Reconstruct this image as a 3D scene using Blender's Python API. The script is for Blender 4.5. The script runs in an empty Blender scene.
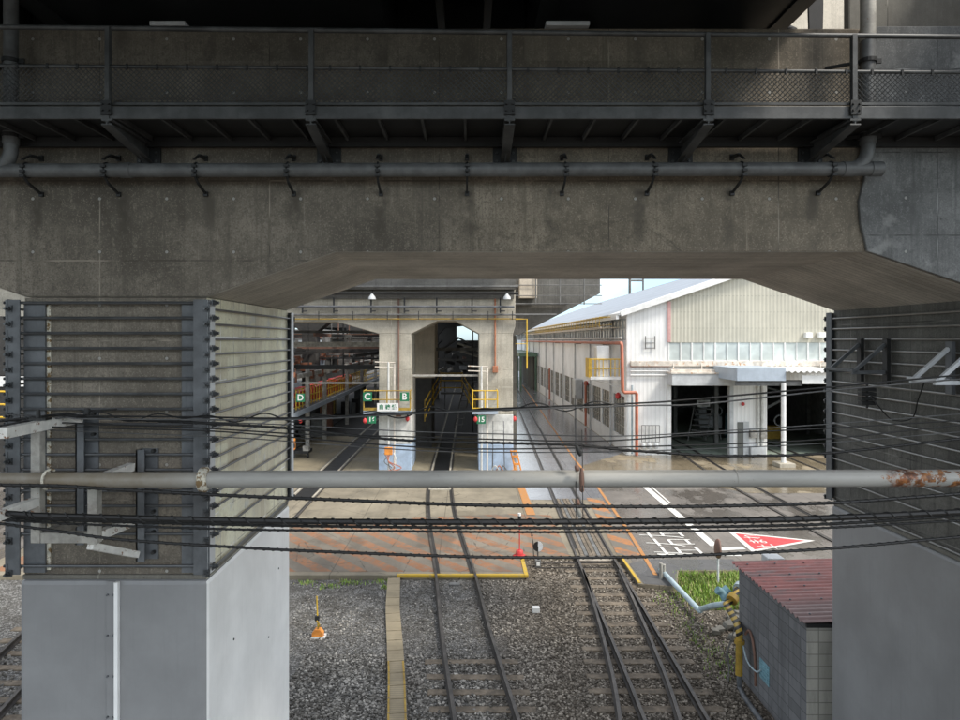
import bpy, bmesh, math, random
import numpy as np
from mathutils import Vector, Matrix
random.seed(7)
rng = np.random.default_rng(11)
scene = bpy.context.scene
COL = scene.collection
R = math.radians

# ------------------------------------------------------------------ survey helpers
F, VX, VY, H = 665.0, 468.0, 340.0, 6.8
def P(px, py, Y):                       # survey point at distance Y
    return Vector(((px - VX) * Y / F, Y, H - (py - VY) * Y / F))
def G(px, py, z=0.0):                   # survey point on the ground
    Y = (H - z) * F / (py - VY)
    return Vector(((px - VX) * Y / F, Y, z))

# ------------------------------------------------------------------ camera / world / light
cam_d = bpy.data.cameras.new('camera'); cam = bpy.data.objects.new('camera', cam_d); COL.objects.link(cam)
cam.location = (0, 0, H); cam.rotation_euler = (R(90), 0, 0)
cam_d.sensor_width = 36.0; cam_d.lens = F / 960 * 36
cam_d.shift_x = 12 / 960; cam_d.shift_y = -20 / 960
cam_d.clip_start = 0.05; cam_d.clip_end = 5000
scene.camera = cam
SUN_EL, SUN_DIR = R(52), Vector((0.86, -0.51, 0))
w = bpy.data.worlds.new('World'); scene.world = w; w.use_nodes = True
nt = w.node_tree; bg = nt.nodes['Background']
sky = nt.nodes.new('ShaderNodeTexSky'); sky.sky_type = 'NISHITA'; sky.sun_disc = False
sky.sun_elevation = SUN_EL
sky.sun_rotation = math.atan2(SUN_DIR.x, SUN_DIR.y)
sky.dust_density = 0.6; sky.ozone_density = 1.0
nt.links.new(sky.outputs[0], bg.inputs[0]); bg.inputs[1].default_value = 0.15
hs = nt.nodes.new('ShaderNodeHueSaturation'); hs.inputs['Saturation'].default_value = 0.42; hs.inputs['Value'].default_value = 2.95
nt.links.new(sky.outputs[0], hs.inputs['Color']); tc = nt.nodes.new('ShaderNodeTexCoord'); sp = nt.nodes.new('ShaderNodeSeparateXYZ'); nt.links.new(tc.outputs['Generated'], sp.inputs[0])
cn = nt.nodes.new('ShaderNodeTexNoise'); cn.inputs['Scale'].default_value = 9.0; cn.inputs['Detail'].default_value = 5.0; nt.links.new(tc.outputs['Generated'], cn.inputs['Vector'])
ad = nt.nodes.new('ShaderNodeMath'); ad.operation = 'MULTIPLY_ADD'; ad.inputs[1].default_value = 0.25; nt.links.new(cn.outputs[0], ad.inputs[0]); nt.links.new(sp.outputs[2], ad.inputs[2])
rmp = nt.nodes.new('ShaderNodeValToRGB'); nt.links.new(ad.outputs[0], rmp.inputs[0])      # hazy, bluish band of sky near the horizon, broken by cloud
rmp.color_ramp.elements[0].position = 0.18; rmp.color_ramp.elements[0].color = (0.36, 0.45, 0.52, 1)
rmp.color_ramp.elements[1].position = 0.36; rmp.color_ramp.elements[1].color = (1.0, 0.955, 0.88, 1)
mxs = nt.nodes.new('ShaderNodeMix'); mxs.data_type = 'RGBA'; mxs.blend_type = 'MULTIPLY'; mxs.inputs[0].default_value = 1.0
nt.links.new(hs.outputs[0], mxs.inputs[6]); nt.links.new(rmp.outputs[0], mxs.inputs[7]); nt.links.new(mxs.outputs[2], bg.inputs[0])
sl = bpy.data.lights.new('sun', 'SUN'); so = bpy.data.objects.new('sun', sl); COL.objects.link(so)
sl.energy = 3.7; sl.angle = R(11); sl.color = (1, 0.94, 0.84)
sd = Vector((SUN_DIR.x * math.cos(SUN_EL), SUN_DIR.y * math.cos(SUN_EL), math.sin(SUN_EL)))
so.rotation_euler = sd.to_track_quat('Z', 'Y').to_euler()
so.location = (30, -20, 40)
vs = scene.view_settings; vs.view_transform = 'Standard'; vs.look = 'None'; vs.exposure = 0; vs.gamma = 1
scene.render.engine = 'CYCLES'
cy = scene.cycles
cy.max_bounces = 7; cy.diffuse_bounces = 5; cy.glossy_bounces = 3; cy.transmission_bounces = 4; cy.transparent_max_bounces = 6
cy.use_denoising = True; cy.caustics_reflective = False; cy.caustics_refractive = False
cy.sample_clamp_indirect = 6

# ------------------------------------------------------------------ node helper
class NT:
    def __init__(s, name):
        s.m = bpy.data.materials.new(name); s.m.use_nodes = True
        s.t = s.m.node_tree; s.b = s.t.nodes['Principled BSDF']
        s.co = s.t.nodes.new('ShaderNodeNewGeometry').outputs['Position']
        s.sep = None
    def n(s, typ, **kw):
        o = s.t.nodes.new(typ)
        for k, v in kw.items(): setattr(o, k, v)
        return o
    def put(s, sock, v):
        if v is None: return
        if isinstance(v, bpy.types.NodeSocket): s.t.links.new(v, sock)
        else:
            if isinstance(v, (tuple, list)) and len(v) == 3 and sock.type == 'RGBA': v = (*v, 1)
            sock.default_value = v
    def math(s, op, a, b=None, c=None, clamp=False):
        o = s.n('ShaderNodeMath', operation=op, use_clamp=clamp)
        s.put(o.inputs[0], a); s.put(o.inputs[1], b)
        if c is not None: s.put(o.inputs[2], c)
        return o.outputs[0]
    def xyz(s):
        if not s.sep:
            o = s.n('ShaderNodeSeparateXYZ'); s.put(o.inputs[0], s.co); s.sep = o.outputs
        return s.sep
    def vec(s, x, y, z):
        o = s.n('ShaderNodeCombineXYZ'); s.put(o.inputs[0], x); s.put(o.inputs[1], y); s.put(o.inputs[2], z); return o.outputs[0]
    def scaled(s, sc):
        o = s.n('ShaderNodeMapping'); s.put(o.inputs[0], s.co); o.inputs['Scale'].default_value = sc; return o.outputs[0]
    def noise(s, scale, detail=4, rough=0.6, vec=None, dist=0.0):
        o = s.n('ShaderNodeTexNoise'); s.put(o.inputs['Vector'], vec or s.co)
        o.inputs['Scale'].default_value = scale; o.inputs['Detail'].default_value = detail; o.inputs['Roughness'].default_value = rough
        o.inputs['Distortion'].default_value = dist
        return o.outputs[0]
    def voro(s, scale, feature='F1', out='Distance', vec=None):
        o = s.n('ShaderNodeTexVoronoi', feature=feature); s.put(o.inputs['Vector'], vec or s.co); o.inputs['Scale'].default_value = scale
        return o.outputs[out]
    def ramp(s, f, stops, interp='LINEAR'):
        o = s.n('ShaderNodeValToRGB'); s.put(o.inputs[0], f); r = o.color_ramp; r.interpolation = interp
        while len(r.elements) < len(stops): r.elements.new(0.5)
        for e, (p, c) in zip(r.elements, stops):
            e.position = p
            e.color = (*c, 1) if isinstance(c, (tuple, list)) else (c, c, c, 1)
        return o.outputs[0]
    def mix(s, f, a, b, mode='MIX'):
        o = s.n('ShaderNodeMix', data_type='RGBA', blend_type=mode)
        s.put(o.inputs['Factor'], f); s.put(o.inputs[6], a); s.put(o.inputs[7], b); return o.outputs[2]
    def step(s, f, lo, hi):                # smooth 0..1
        o = s.n('ShaderNodeMapRange', interpolation_type='SMOOTHSTEP'); s.put(o.inputs[0], f)
        a, b = (lo, hi) if lo < hi else (hi, lo)
        o.inputs[1].default_value = a; o.inputs[2].default_value = b
        if lo > hi: o.inputs[3].default_value = 1.0; o.inputs[4].default_value = 0.0
        return o.outputs[0]
    def line(s, v, period, width, offset=0.0):   # 1 on thin lines every period
        a = s.math('FRACT', s.math('DIVIDE', s.math('ADD', v, offset), period))
        d = s.math('ABSOLUTE', s.math('SUBTRACT', a, 0.5))
        return s.math('GREATER_THAN', d, 0.5 - width / period / 2)
    def bump(s, h, strength=0.3, dist=0.02):
        o = s.n('ShaderNodeBump'); s.put(o.inputs['Height'], h); o.inputs['Strength'].default_value = strength; o.inputs['Distance'].default_value = dist
        s.t.links.new(o.outputs[0], s.b.inputs['Normal'])
    def out(s, col=None, rough=None, metal=None, spec=None):
        s.put(s.b.inputs['Base Color'], col); s.put(s.b.inputs['Roughness'], rough); s.put(s.b.inputs['Metallic'], metal)
        s.put(s.b.inputs['Specular IOR Level'], spec)
        return s.m

def sc3(c, k): return tuple(min(1, x * k) for x in c)
def m_paint(name, c, rough=0.5, metal=0.0, wear=0.25, rust=0.0, sc=3.0, rustc=(0.22, 0.09, 0.03)):
    n = NT(name)
    f = n.noise(sc, 5, 0.65); g = n.noise(sc * 9, 3)
    col = n.mix(n.step(f, 0.3, 0.75), sc3(c, 1 - wear), sc3(c, 1 + wear * 0.5))
    st = n.noise(3.0, 4, 0.6, n.scaled((5, 5, 0.35)))
    col = n.mix(n.math('MULTIPLY', n.step(st, 0.5, 0.8), wear), col, sc3(c, 0.45))
    if rust > 0:
        r = n.noise(sc * 2.2, 6, 0.7)
        col = n.mix(n.step(r, 0.72 - rust * 0.3, 0.78 - rust * 0.3), col, rustc)
    n.bump(g, 0.08, 0.01)
    return n.out(col, n.math('ADD', n.math('MULTIPLY', f, 0.25), rough - 0.12), metal)

def m_concrete(name, c, axis='x', stain=0.5, dots=False, panel=(1.8, 0.9), boards=None, streak=0.5, light=0.0, fine=0.25, drips=False):
    """axis: horizontal axis of the face (x or y); boards = (axis, width)"""
    n = NT(name); X, Y, Z = n.xyz()
    u = X if axis == 'x' else Y
    f = n.noise(0.9, 6, 0.65); g = n.noise(14, 5, 0.7); k = n.noise(70, 2)
    col = n.mix(n.step(f, 0.28, 0.75), sc3(c, 1 - stain * 0.55), sc3(c, 1 + stain * 0.3))
    col = n.mix(n.math('MULTIPLY', n.step(g, 0.46, 0.66), fine), col, sc3(c, 0.45))
    g2 = n.noise(8, 6, 0.75, n.scaled((1.6, 1.6, 0.8)))
    col = n.mix(n.math('MULTIPLY', n.step(g2, 0.54, 0.68), fine * 0.8), col, sc3(c, 1.55))
    col = n.mix(n.math('MULTIPLY', n.step(k, 0.55, 0.72), fine), col, sc3(c, 1.6))
    col = n.mix(n.math('MULTIPLY', n.step(k, 0.46, 0.36), fine), col, sc3(c, 0.45))
    bug = n.voro(9.0); bsel = n.noise(4, 2)
    col = n.mix(n.math('MULTIPLY', n.math('LESS_THAN', bug, 0.075), n.step(bsel, 0.5, 0.55)), col, sc3(c, 0.3))
    if axis and streak:
        run = n.noise(5.0, 4, 0.7, n.scaled((9, 9, 0.22)))
        col = n.mix(n.math('MULTIPLY', n.step(run, 0.52, 0.68), fine * 0.7), col, sc3(c, 0.5))
    if streak:
        st = n.noise(2.2, 5, 0.7, n.scaled((3.2, 3.2, 0.18)))
        col = n.mix(n.math('MULTIPLY', n.step(st, 0.5, 0.72), streak), col, sc3(c, 0.42))
        st2 = n.noise(3.7, 4, 0.7, n.scaled((4.5, 4.5, 0.12)))
        col = n.mix(n.math('MULTIPLY', n.step(st2, 0.6, 0.8), streak * 0.6), col, sc3(c, 1.7))
    if light:
        e = n.noise(2.6, 5, 0.6)
        col = n.mix(n.math('MULTIPLY', n.step(e, 0.58, 0.7), light), col, (0.55, 0.55, 0.53))
    if drips:
        big = n.noise(0.55, 4, 0.6); tan = n.math('MULTIPLY', n.step(n.math('ADD', X, n.math('MULTIPLY', big, 4.0)), 1.0, 3.2), 0.55)
        col = n.mix(tan, col, n.mix(1.0, col, (1.45, 1.38, 1.24), 'MULTIPLY'))
        dx = n.math('MULTIPLY', n.math('ABSOLUTE', n.math('SUBTRACT', n.math('FRACT', n.math('ADD', n.math('DIVIDE', n.math('ADD', X, n.math('MULTIPLY', n.noise(2.5, 3), 0.16)), 0.942), 0.42)), 0.5)), 0.942)
        fall = n.math('MULTIPLY', n.step(Z, 7.4, 8.35), n.step(Z, 8.5, 8.4)); fall2 = n.math('MULTIPLY', n.step(Z, 9.0, 10.2), 0.7)
        dm = n.math('MULTIPLY', n.step(dx, 0.11, 0.02), n.math('ADD', fall, fall2, clamp=True))
        col = n.mix(n.math('MULTIPLY', dm, n.step(n.noise(3.2, 4), 0.38, 0.6)), col, sc3(c, 0.3))
        top = n.math('MULTIPLY', n.step(Z, 9.4, 10.2), 0.35); col = n.mix(top, col, sc3(c, 0.5))
        ck = n.voro(0.42, 'DISTANCE_TO_EDGE', vec=None); wob2 = n.math('MULTIPLY', n.math('SUBTRACT', n.noise(2.2, 5, 0.7), 0.5), 0.10)
        cm = n.math('LESS_THAN', n.math('ABSOLUTE', n.math('ADD', ck, wob2)), 0.0035)
        col = n.mix(n.math('MULTIPLY', cm, 0.35), col, sc3(c, 0.3))
    h = n.math('MULTIPLY', g, 0.5)
    if boards:
        v = {'x': X, 'y': Y, 'z': Z}[boards[0]]
        wob = n.math('ADD', v, n.math('MULTIPLY', n.noise(2.0, 2), 0.012))
        bl = n.line(wob, boards[1], 0.010)
        cell = n.math('FLOOR', n.math('DIVIDE', wob, boards[1]))
        wn = n.n('ShaderNodeTexWhiteNoise', noise_dimensions='1D'); n.put(wn.inputs['W'], cell)
        col = n.mix(0.25, col, n.mix(wn.outputs[0], sc3(c, 0.65), sc3(c, 1.3)))
        grain = n.noise(6, 4, 0.7, n.scaled({'x': (9, 1.2, 9), 'y': (1.2, 9, 9), 'z': (1.2, 1.2, 9)}[boards[0]]))
        col = n.mix(n.math('MULTIPLY', n.step(grain, 0.52, 0.72), 0.16), col, sc3(c, 0.5))
        col = n.mix(n.math('MULTIPLY', bl, 0.75), col, sc3(c, 0.3))
        h = n.math('SUBTRACT', h, bl)
    if panel:
        a = n.line(n.math('ADD', u, n.math('MULTIPLY', n.noise(3, 2), 0.008)), panel[0], 0.013, 0.31)
        b = n.line(n.math('ADD', Z, n.math('MULTIPLY', n.noise(3, 2), 0.01)), panel[1], 0.014, 0.16)
        pl = n.math('MAXIMUM', a, b)
        br = n.noise(4.0, 3)
        col = n.mix(n.math('MULTIPLY', pl, n.step(br, 0.35, 0.55)), col, n.mix(n.step(n.noise(1.1, 2), 0.5, 0.6), sc3(c, 0.3), sc3(c, 1.7)))
        cell = n.math('ADD', n.math('FLOOR', n.math('DIVIDE', n.math('ADD', n.math('ADD', u, 0.31), panel[0] / 2), panel[0])),
                      n.math('MULTIPLY', n.math('FLOOR', n.math('DIVIDE', n.math('ADD', n.math('ADD', Z, 0.16), panel[1] / 2), panel[1])), 7.3))
        wn = n.n('ShaderNodeTexWhiteNoise', noise_dimensions='1D'); n.put(wn.inputs['W'], cell)
        col = n.mix(0.22, col, n.mix(wn.outputs[0], sc3(c, 0.55), sc3(c, 1.4)))
        h = n.math('SUBTRACT', h, n.math('MULTIPLY', pl, 0.6))
    if dots:
        du = n.math('SUBTRACT', n.math('FRACT', n.math('DIVIDE', u, 0.73)), 0.5)
        dz = n.math('SUBTRACT', n.math('FRACT', n.math('DIVIDE', n.math('ADD', Z, 0.07), 0.58)), 0.5)
        dd = n.math('ADD', n.math('POWER', n.math('MULTIPLY', du, 0.73), 2), n.math('POWER', n.math('MULTIPLY', dz, 0.58), 2))
        hole = n.math('LESS_THAN', dd, 0.00028)
        ring = n.math('LESS_THAN', dd, 0.0007)
        col = n.mix(n.math('MULTIPLY', ring, 0.35), col, sc3(c, 0.4))
        col = n.mix(n.math('MULTIPLY', hole, 0.6), col, (0.5, 0.49, 0.46))
    n.bump(h, 0.35, 0.012)
    return n.out(col, 0.88, 0, 0.3)

M = {}
M['c_front'] = m_concrete('weathered concrete', (0.222, 0.194, 0.158), 'x', 1.3, True, (1.85, 0.87), streak=0.85, fine=0.7, drips=True)
M['c_soffit'] = m_concrete('board marked soffit concrete', (0.56, 0.52, 0.46), 'x', 0.8, False, None, ('y', 0.11), streak=0, fine=0.35)
M['c_side'] = m_concrete('lit board marked tan concrete', (0.92, 0.81, 0.61), 'y', 0.7, False, (0.42, 0.5), None, streak=0.45, light=0.8)  # pale copy of the pier concrete; light on its inner side put into the colour
M['c_dark'] = m_concrete('shade-dark concrete', (0.15, 0.145, 0.132), 'y', 0.9, False, (0.45, 0.9), None, streak=0.8, fine=0.5)  # shade put into the colour: right pier's inner face, top of the far beam
M['c_patch'] = m_concrete('grey repair mortar', (0.215, 0.217, 0.215), 'x', 1.2, True, (0.9, 0.9), streak=1.0, light=0.35, fine=0.5)
M['c_far'] = m_concrete('pale concrete', (0.47, 0.435, 0.36), 'x', 0.7, True, (1.85, 0.9), streak=0.6, fine=0.4)
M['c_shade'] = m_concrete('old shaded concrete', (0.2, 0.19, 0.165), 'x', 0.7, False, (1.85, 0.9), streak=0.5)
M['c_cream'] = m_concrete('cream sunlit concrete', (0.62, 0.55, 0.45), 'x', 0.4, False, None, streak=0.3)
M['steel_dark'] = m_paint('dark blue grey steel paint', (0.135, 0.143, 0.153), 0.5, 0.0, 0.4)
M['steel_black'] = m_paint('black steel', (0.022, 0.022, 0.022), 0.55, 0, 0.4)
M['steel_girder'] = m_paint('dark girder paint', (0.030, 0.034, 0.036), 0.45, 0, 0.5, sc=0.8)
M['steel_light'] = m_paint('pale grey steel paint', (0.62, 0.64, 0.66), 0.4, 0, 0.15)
M['steel_rail'] = m_paint('walkway steel', (0.095, 0.096, 0.096), 0.5, 0.2, 0.5)
M['steel_nut'] = m_paint('nut steel', (0.10, 0.105, 0.11), 0.4, 0.5, 0.4)
M['rod'] = m_paint('tie rod steel', (0.13, 0.135, 0.14), 0.38, 0.6, 0.3)
M['rod_light'] = m_paint('highlit tie rod steel', (0.30, 0.30, 0.29), 0.38, 0.5, 0.25)  # lighter copy of the rod steel; highlights put into the colour
M['jacket'] = m_paint('grey jacket paint', (0.90, 0.90, 0.89), 0.45, 0, 0.11, sc=0.9)  # near-white copy of the jacket paint, carrying the light on its inner side
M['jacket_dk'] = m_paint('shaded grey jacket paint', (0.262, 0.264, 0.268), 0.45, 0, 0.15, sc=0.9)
M['cable'] = m_paint('black cable sheath', (0.012, 0.012, 0.012), 0.5, 0, 0.4)
M['wire_grey'] = m_paint('grey wire', (0.12, 0.12, 0.12), 0.5, 0.3, 0.4)
M['galv'] = m_paint('weathered galvanised bracket', (0.42, 0.40, 0.36), 0.6, 0, 0.45, 0.28, 4)
M['white_rust'] = m_paint('white paint with rust', (0.86, 0.84, 0.79), 0.55, 0, 0.2, 0.5, 5)
M['drain'] = m_paint('grey drainpipe', (0.14, 0.142, 0.142), 0.45, 0, 0.3, sc=6)
M['cement'] = m_paint('old cement collar', (0.75, 0.71, 0.60), 0.85, 0, 0.55, 0.75, 9, (0.2, 0.13, 0.06))
M['yellow'] = m_paint('yellow paint', (0.72, 0.46, 0.04), 0.5, 0, 0.25, 0.12)
M['yellow_dk'] = m_paint('dirty yellow paint', (0.42, 0.27, 0.04), 0.55, 0, 0.4, 0.2)
M['orange'] = m_paint('orange paint', (0.75, 0.28, 0.05), 0.5, 0, 0.3)
M['red'] = m_paint('red paint', (0.55, 0.04, 0.04), 0.45, 0, 0.2)
M['redpipe'] = m_paint('red oxide pipe', (0.48, 0.16, 0.095), 0.5, 0, 0.25)
M['brown'] = m_paint('brown conduit', (0.20, 0.11, 0.08), 0.6, 0, 0.3)
M['terracotta'] = m_paint('terracotta box', (0.42, 0.17, 0.09), 0.6, 0, 0.3)
M['terra_dk'] = m_paint('dusty brown box', (0.22, 0.09, 0.05), 0.6, 0, 0.4)
M['green'] = m_paint('green sign plate', (0.015, 0.17, 0.075), 0.4, 0, 0.1)
M['green_dk'] = m_paint('green steel', (0.10, 0.17, 0.12), 0.5, 0, 0.3)
M['white'] = m_paint('white paint', (0.78, 0.78, 0.76), 0.5, 0, 0.12)
M['offwhite'] = m_paint('off white column paint', (0.66, 0.66, 0.63), 0.55, 0, 0.25, 0.12)
M['paleblue'] = m_paint('pale blue column paint', (0.42, 0.53, 0.68), 0.5, 0, 0.2)
M['bluepipe'] = m_paint('pale blue pipe', (0.42, 0.52, 0.56), 0.45, 0, 0.2, 0.1)
M['teal'] = m_paint('blue valve body', (0.20, 0.36, 0.42), 0.5, 0, 0.3)
M['canopy'] = m_paint('grey canopy metal', (0.55, 0.57, 0.58), 0.5, 0, 0.2, sc=1.5)
M['canopy_blue'] = m_paint('blue grey canopy metal', (0.42, 0.48, 0.55), 0.45, 0, 0.15, sc=1.5)
M['black'] = m_paint('black', (0.012, 0.012, 0.012), 0.6, 0, 0.2)
M['sleeper'] = m_paint('weathered timber', (0.19, 0.155, 0.115), 0.85, 0, 0.5, sc=5)
M['mid_int'] = m_paint('workshop inner lining', (0.26, 0.25, 0.235), 0.8, 0, 0.4)
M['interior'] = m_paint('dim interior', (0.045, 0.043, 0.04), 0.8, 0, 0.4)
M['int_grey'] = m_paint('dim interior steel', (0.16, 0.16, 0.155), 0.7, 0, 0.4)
M['rusty'] = m_paint('rusty ledge', (0.70, 0.64, 0.56), 0.7, 0, 0.35, 0.45, 2.6, (0.48, 0.25, 0.11))
M['trough'] = None

def glass(name, c, rough=0.12):
    n = NT(name); f = n.noise(0.7, 3)
    col = n.mix(n.step(f, 0.35, 0.65), sc3(c, 0.7), c)
    return n.out(col, rough, 0, 0.6)
M['glass_pale'] = glass('pale frosted glass', (0.62, 0.68, 0.66), 0.25)
M['glass_dark'] = glass('dark factory glass', (0.16, 0.165, 0.15), 0.2)
M['glass_blue'] = glass('bluish clerestory glass', (0.55, 0.61, 0.65), 0.15)

def m_pipe_main():
    n = NT('grey painted main pipe'); X, Y, Z = n.xyz()
    c = (0.36, 0.35, 0.325)
    f = n.noise(2.0, 5, 0.65, n.scaled((0.5, 3, 3))); g = n.noise(20, 4)
    col = n.mix(n.step(f, 0.3, 0.7), sc3(c, 0.85), sc3(c, 1.12))
    left = n.step(X, -2.2, -3.2)                         # grimy towards the left end
    col = n.mix(n.math('MULTIPLY', left, n.math('ADD', n.math('MULTIPLY', n.noise(5, 4, 0.7), 1.3), 0.15)), col, (0.21, 0.175, 0.125))
    r = n.noise(7, 6, 0.72, n.scaled((1.0, 1, 1)))
    band = n.step(X, 3.3, 4.15)
    thr = n.math('SUBTRACT', r, n.math('SUBTRACT', 0.72, n.math('MULTIPLY', band, 0.22)))
    col = n.mix(n.step(thr, 0.0, 0.05), col, n.mix(n.step(n.noise(16, 4, 0.7), 0.4, 0.6), (0.33, 0.14, 0.045), (0.10, 0.04, 0.018)))
    d = n.math('ABSOLUTE', n.math('SUBTRACT', X, 4.05))
    core = n.math('MULTIPLY', n.step(d, 0.24, 0.04), n.step(n.noise(11, 5, 0.7), 0.36, 0.52))
    col = n.mix(core, col, n.mix(n.step(n.noise(13, 5, 0.75), 0.38, 0.58), (0.30, 0.095, 0.025), (0.075, 0.028, 0.014)))
    sp = n.step(n.noise(38, 3, 0.6), 0.68, 0.74)
    col = n.mix(n.math('MULTIPLY', sp, 0.5), col, (0.16, 0.12, 0.08))
    n.bump(g, 0.12, 0.006)
    return n.out(col, 0.45)
M['main_pipe'] = m_pipe_main()

def m_ballast(name='ballast bed'):
    n = NT(name); X, Y, Z = n.xyz()
    v = n.voro(26, out='Color'); sepc = n.n('ShaderNodeSeparateColor'); n.put(sepc.inputs[0], v)
    d = n.voro(26)
    big = n.noise(0.45, 5, 0.6); mid = n.noise(2.4, 5, 0.65)
    brown = n.math('MULTIPLY', n.step(X, -0.5, 2.2), n.step(X, 16, 9))
    brown = n.math('ADD', brown, n.math('MULTIPLY', n.math('SUBTRACT', big, 0.5), 0.8), clamp=True)
    stone = n.mix(brown, n.mix(sepc.outputs[0], (0.075, 0.073, 0.068), (0.36, 0.355, 0.34)), n.mix(sepc.outputs[0], (0.06, 0.048, 0.036), (0.26, 0.225, 0.18)))
    dirt = n.mix(brown, (0.115, 0.109, 0.098), (0.145, 0.117, 0.088))
    fine = n.math('MULTIPLY', n.step(Y, 14.3, 16.4), n.step(X, 1.2, 0.2))
    dk = n.math('MULTIPLY', n.step(mid, 0.38, 0.64), n.math('ADD', n.math('MULTIPLY', fine, 0.6), 0.22), clamp=True)
    col = n.mix(dk, stone, dirt)
    col = n.mix(n.math('MULTIPLY', n.step(d, 0.30, 0.7), 0.6), col, (0.03, 0.028, 0.025))
    n.bump(n.math('SUBTRACT', 1.0, d), 0.8, 0.03)
    return n.out(col, 0.95, 0, 0.2)
M['ballast'] = m_ballast()
def m_stones():
    n = NT('ballast stone'); X, Y, Z = n.xyz()
    rnd = n.n('ShaderNodeNewGeometry').outputs['Random Per Island']
    brown = n.math('ADD', n.math('MULTIPLY', n.step(X, -0.5, 2.2), 0.9), n.math('MULTIPLY', n.math('SUBTRACT', n.noise(0.5, 4), 0.5), 1.1), clamp=True)
    a = n.ramp(rnd, [(0, (0.06, 0.057, 0.052)), (0.5, (0.195, 0.187, 0.17)), (0.85, (0.36, 0.345, 0.32)), (1, (0.48, 0.46, 0.42))])
    b = n.ramp(rnd, [(0, (0.055, 0.044, 0.034)), (0.5, (0.185, 0.16, 0.13)), (0.85, (0.33, 0.29, 0.24)), (1, (0.42, 0.37, 0.30))])
    col = n.mix(brown, a, b)
    col = n.mix(n.math('MULTIPLY', n.step(n.noise(1.1, 4, 0.65), 0.42, 0.66), 0.45), col, (0.07, 0.062, 0.05))
    return n.out(col, 0.92, 0, 0.25)
M['stone'] = m_stones()

def m_apron(name, c, wet=0.4, hatch=None, joints=True, tint=(0.20, 0.205, 0.22), blue=False):
    n = NT(name); X, Y, Z = n.xyz()
    f = n.noise(0.35, 6, 0.65, dist=0.4); g = n.noise(3.0, 6, 0.7); k = n.noise(60, 3, 0.7)
    long = n.noise(1.2, 4, 0.6, n.scaled((2.2, 0.25, 1)))
    col = n.mix(n.step(f, 0.3, 0.7), sc3(c, 0.72), sc3(c, 1.12))
    col = n.mix(n.math('MULTIPLY', n.step(long, 0.48, 0.72), 0.45), col, sc3(c, 0.6))
    col = n.mix(n.math('MULTIPLY', n.step(g, 0.5, 0.75), 0.45), col, sc3(c, 0.5))
    col = n.mix(n.math('MULTIPLY', n.step(k, 0.55, 0.75), 0.3), col, sc3(c, 1.35))
    if hatch:
        per, off, oc = hatch
        u = n.math('FRACT', n.math('DIVIDE', n.math('ADD', n.math('ADD', X, n.math('MULTIPLY', Y, 0.87)), off), per))
        s_ = n.math('LESS_THAN', n.math('ADD', u, n.math('MULTIPLY', n.math('SUBTRACT', g, 0.5), 0.06)), 0.5)
        worn = n.math('MULTIPLY', s_, n.math('SUBTRACT', 0.95, n.math('MULTIPLY', n.step(n.noise(4.5, 6, 0.75), 0.44, 0.62), 0.8)))
        col = n.mix(worn, col, n.mix(n.step(n.noise(1.3, 4), 0.3, 0.7), sc3(oc, 0.8), oc))
    if joints:
        j = n.math('MAXIMUM', n.line(X, 3.1, 0.03, 0.9), n.line(Y, 4.3, 0.04, 0.2))
        cr = n.voro(0.55, 'DISTANCE_TO_EDGE'); crm = n.math('LESS_THAN', n.math('ADD', cr, n.math('MULTIPLY', n.math('SUBTRACT', n.noise(3, 4), 0.5), 0.06)), 0.004)
        col = n.mix(n.math('MULTIPLY', n.math('MAXIMUM', j, crm), 0.65), col, sc3(c, 0.28))
    wm = n.step(n.noise(0.5, 5, 0.6, n.scaled((1, 0.6, 1))), 0.62 - wet * 0.4, 0.70 - wet * 0.4)
    col = n.mix(n.math('MULTIPLY', wm, 0.38), col, sc3(tint, 0.55) if blue else sc3(c, 0.45))
    rough = n.math('SUBTRACT', 0.85, n.math('MULTIPLY', wm, 0.68 if wet > 0.3 else 0.3))
    n.bump(n.math('ADD', k, n.math('MULTIPLY', g, 0.6)), 0.15, 0.01)
    return n.out(col, rough, 0, 0.5)
M['apron'] = m_apron('concrete apron', (0.255, 0.222, 0.163), 0.3)
M['hatch'] = m_apron('hatched crossing concrete', (0.19, 0.165, 0.13), 0.25, (1.06, 0.25, (0.30, 0.14, 0.068)))
M['hatch2'] = m_apron('bright hatched crossing concrete', (0.20, 0.18, 0.15), 0.2, (1.25, 0.5, (0.44, 0.18, 0.055)), False)
M['wet'] = m_apron('wet bluish track paving', (0.245, 0.252, 0.268), 0.85, None, True, (0.18, 0.19, 0.215), True)
M['asphalt'] = m_apron('worn grey asphalt', (0.175, 0.158, 0.14), 0.45, None, True)
M['asphalt_dk'] = m_apron('dark asphalt', (0.105, 0.105, 0.105), 0.4, None, False)
M['yard'] = m_apron('wet tan yard concrete', (0.27, 0.225, 0.155), 0.6, None, True)
M['shed_floor'] = m_apron('shed floor', (0.25, 0.215, 0.145), 0.2, None, True)
M['shop_floor'] = m_apron('green grey workshop floor', (0.25, 0.30, 0.25), 0.3, None, False)

def m_mark(name, c, under=(0.22, 0.21, 0.2), wear=0.5):
    n = NT(name)
    f = n.step(n.noise(5, 6, 0.75), 0.5, 0.72); k = n.noise(30, 3)
    col = n.mix(n.math('MULTIPLY', f, wear), sc3(c, 1.0), under)
    col = n.mix(n.math('MULTIPLY', n.step(k, 0.5, 0.8), 0.25), col, under)
    return n.out(col, 0.7)
M['mk_white'] = m_mark('white road paint', (0.66, 0.65, 0.61), wear=0.65)
M['mk_orange'] = m_mark('orange road paint', (0.42, 0.19, 0.055), wear=0.85)
M['mk_yellow'] = m_mark('yellow kerb paint', (0.50, 0.33, 0.03), wear=0.7)
M['mk_red'] = m_mark('red road paint', (0.50, 0.055, 0.06), wear=0.25)

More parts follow.
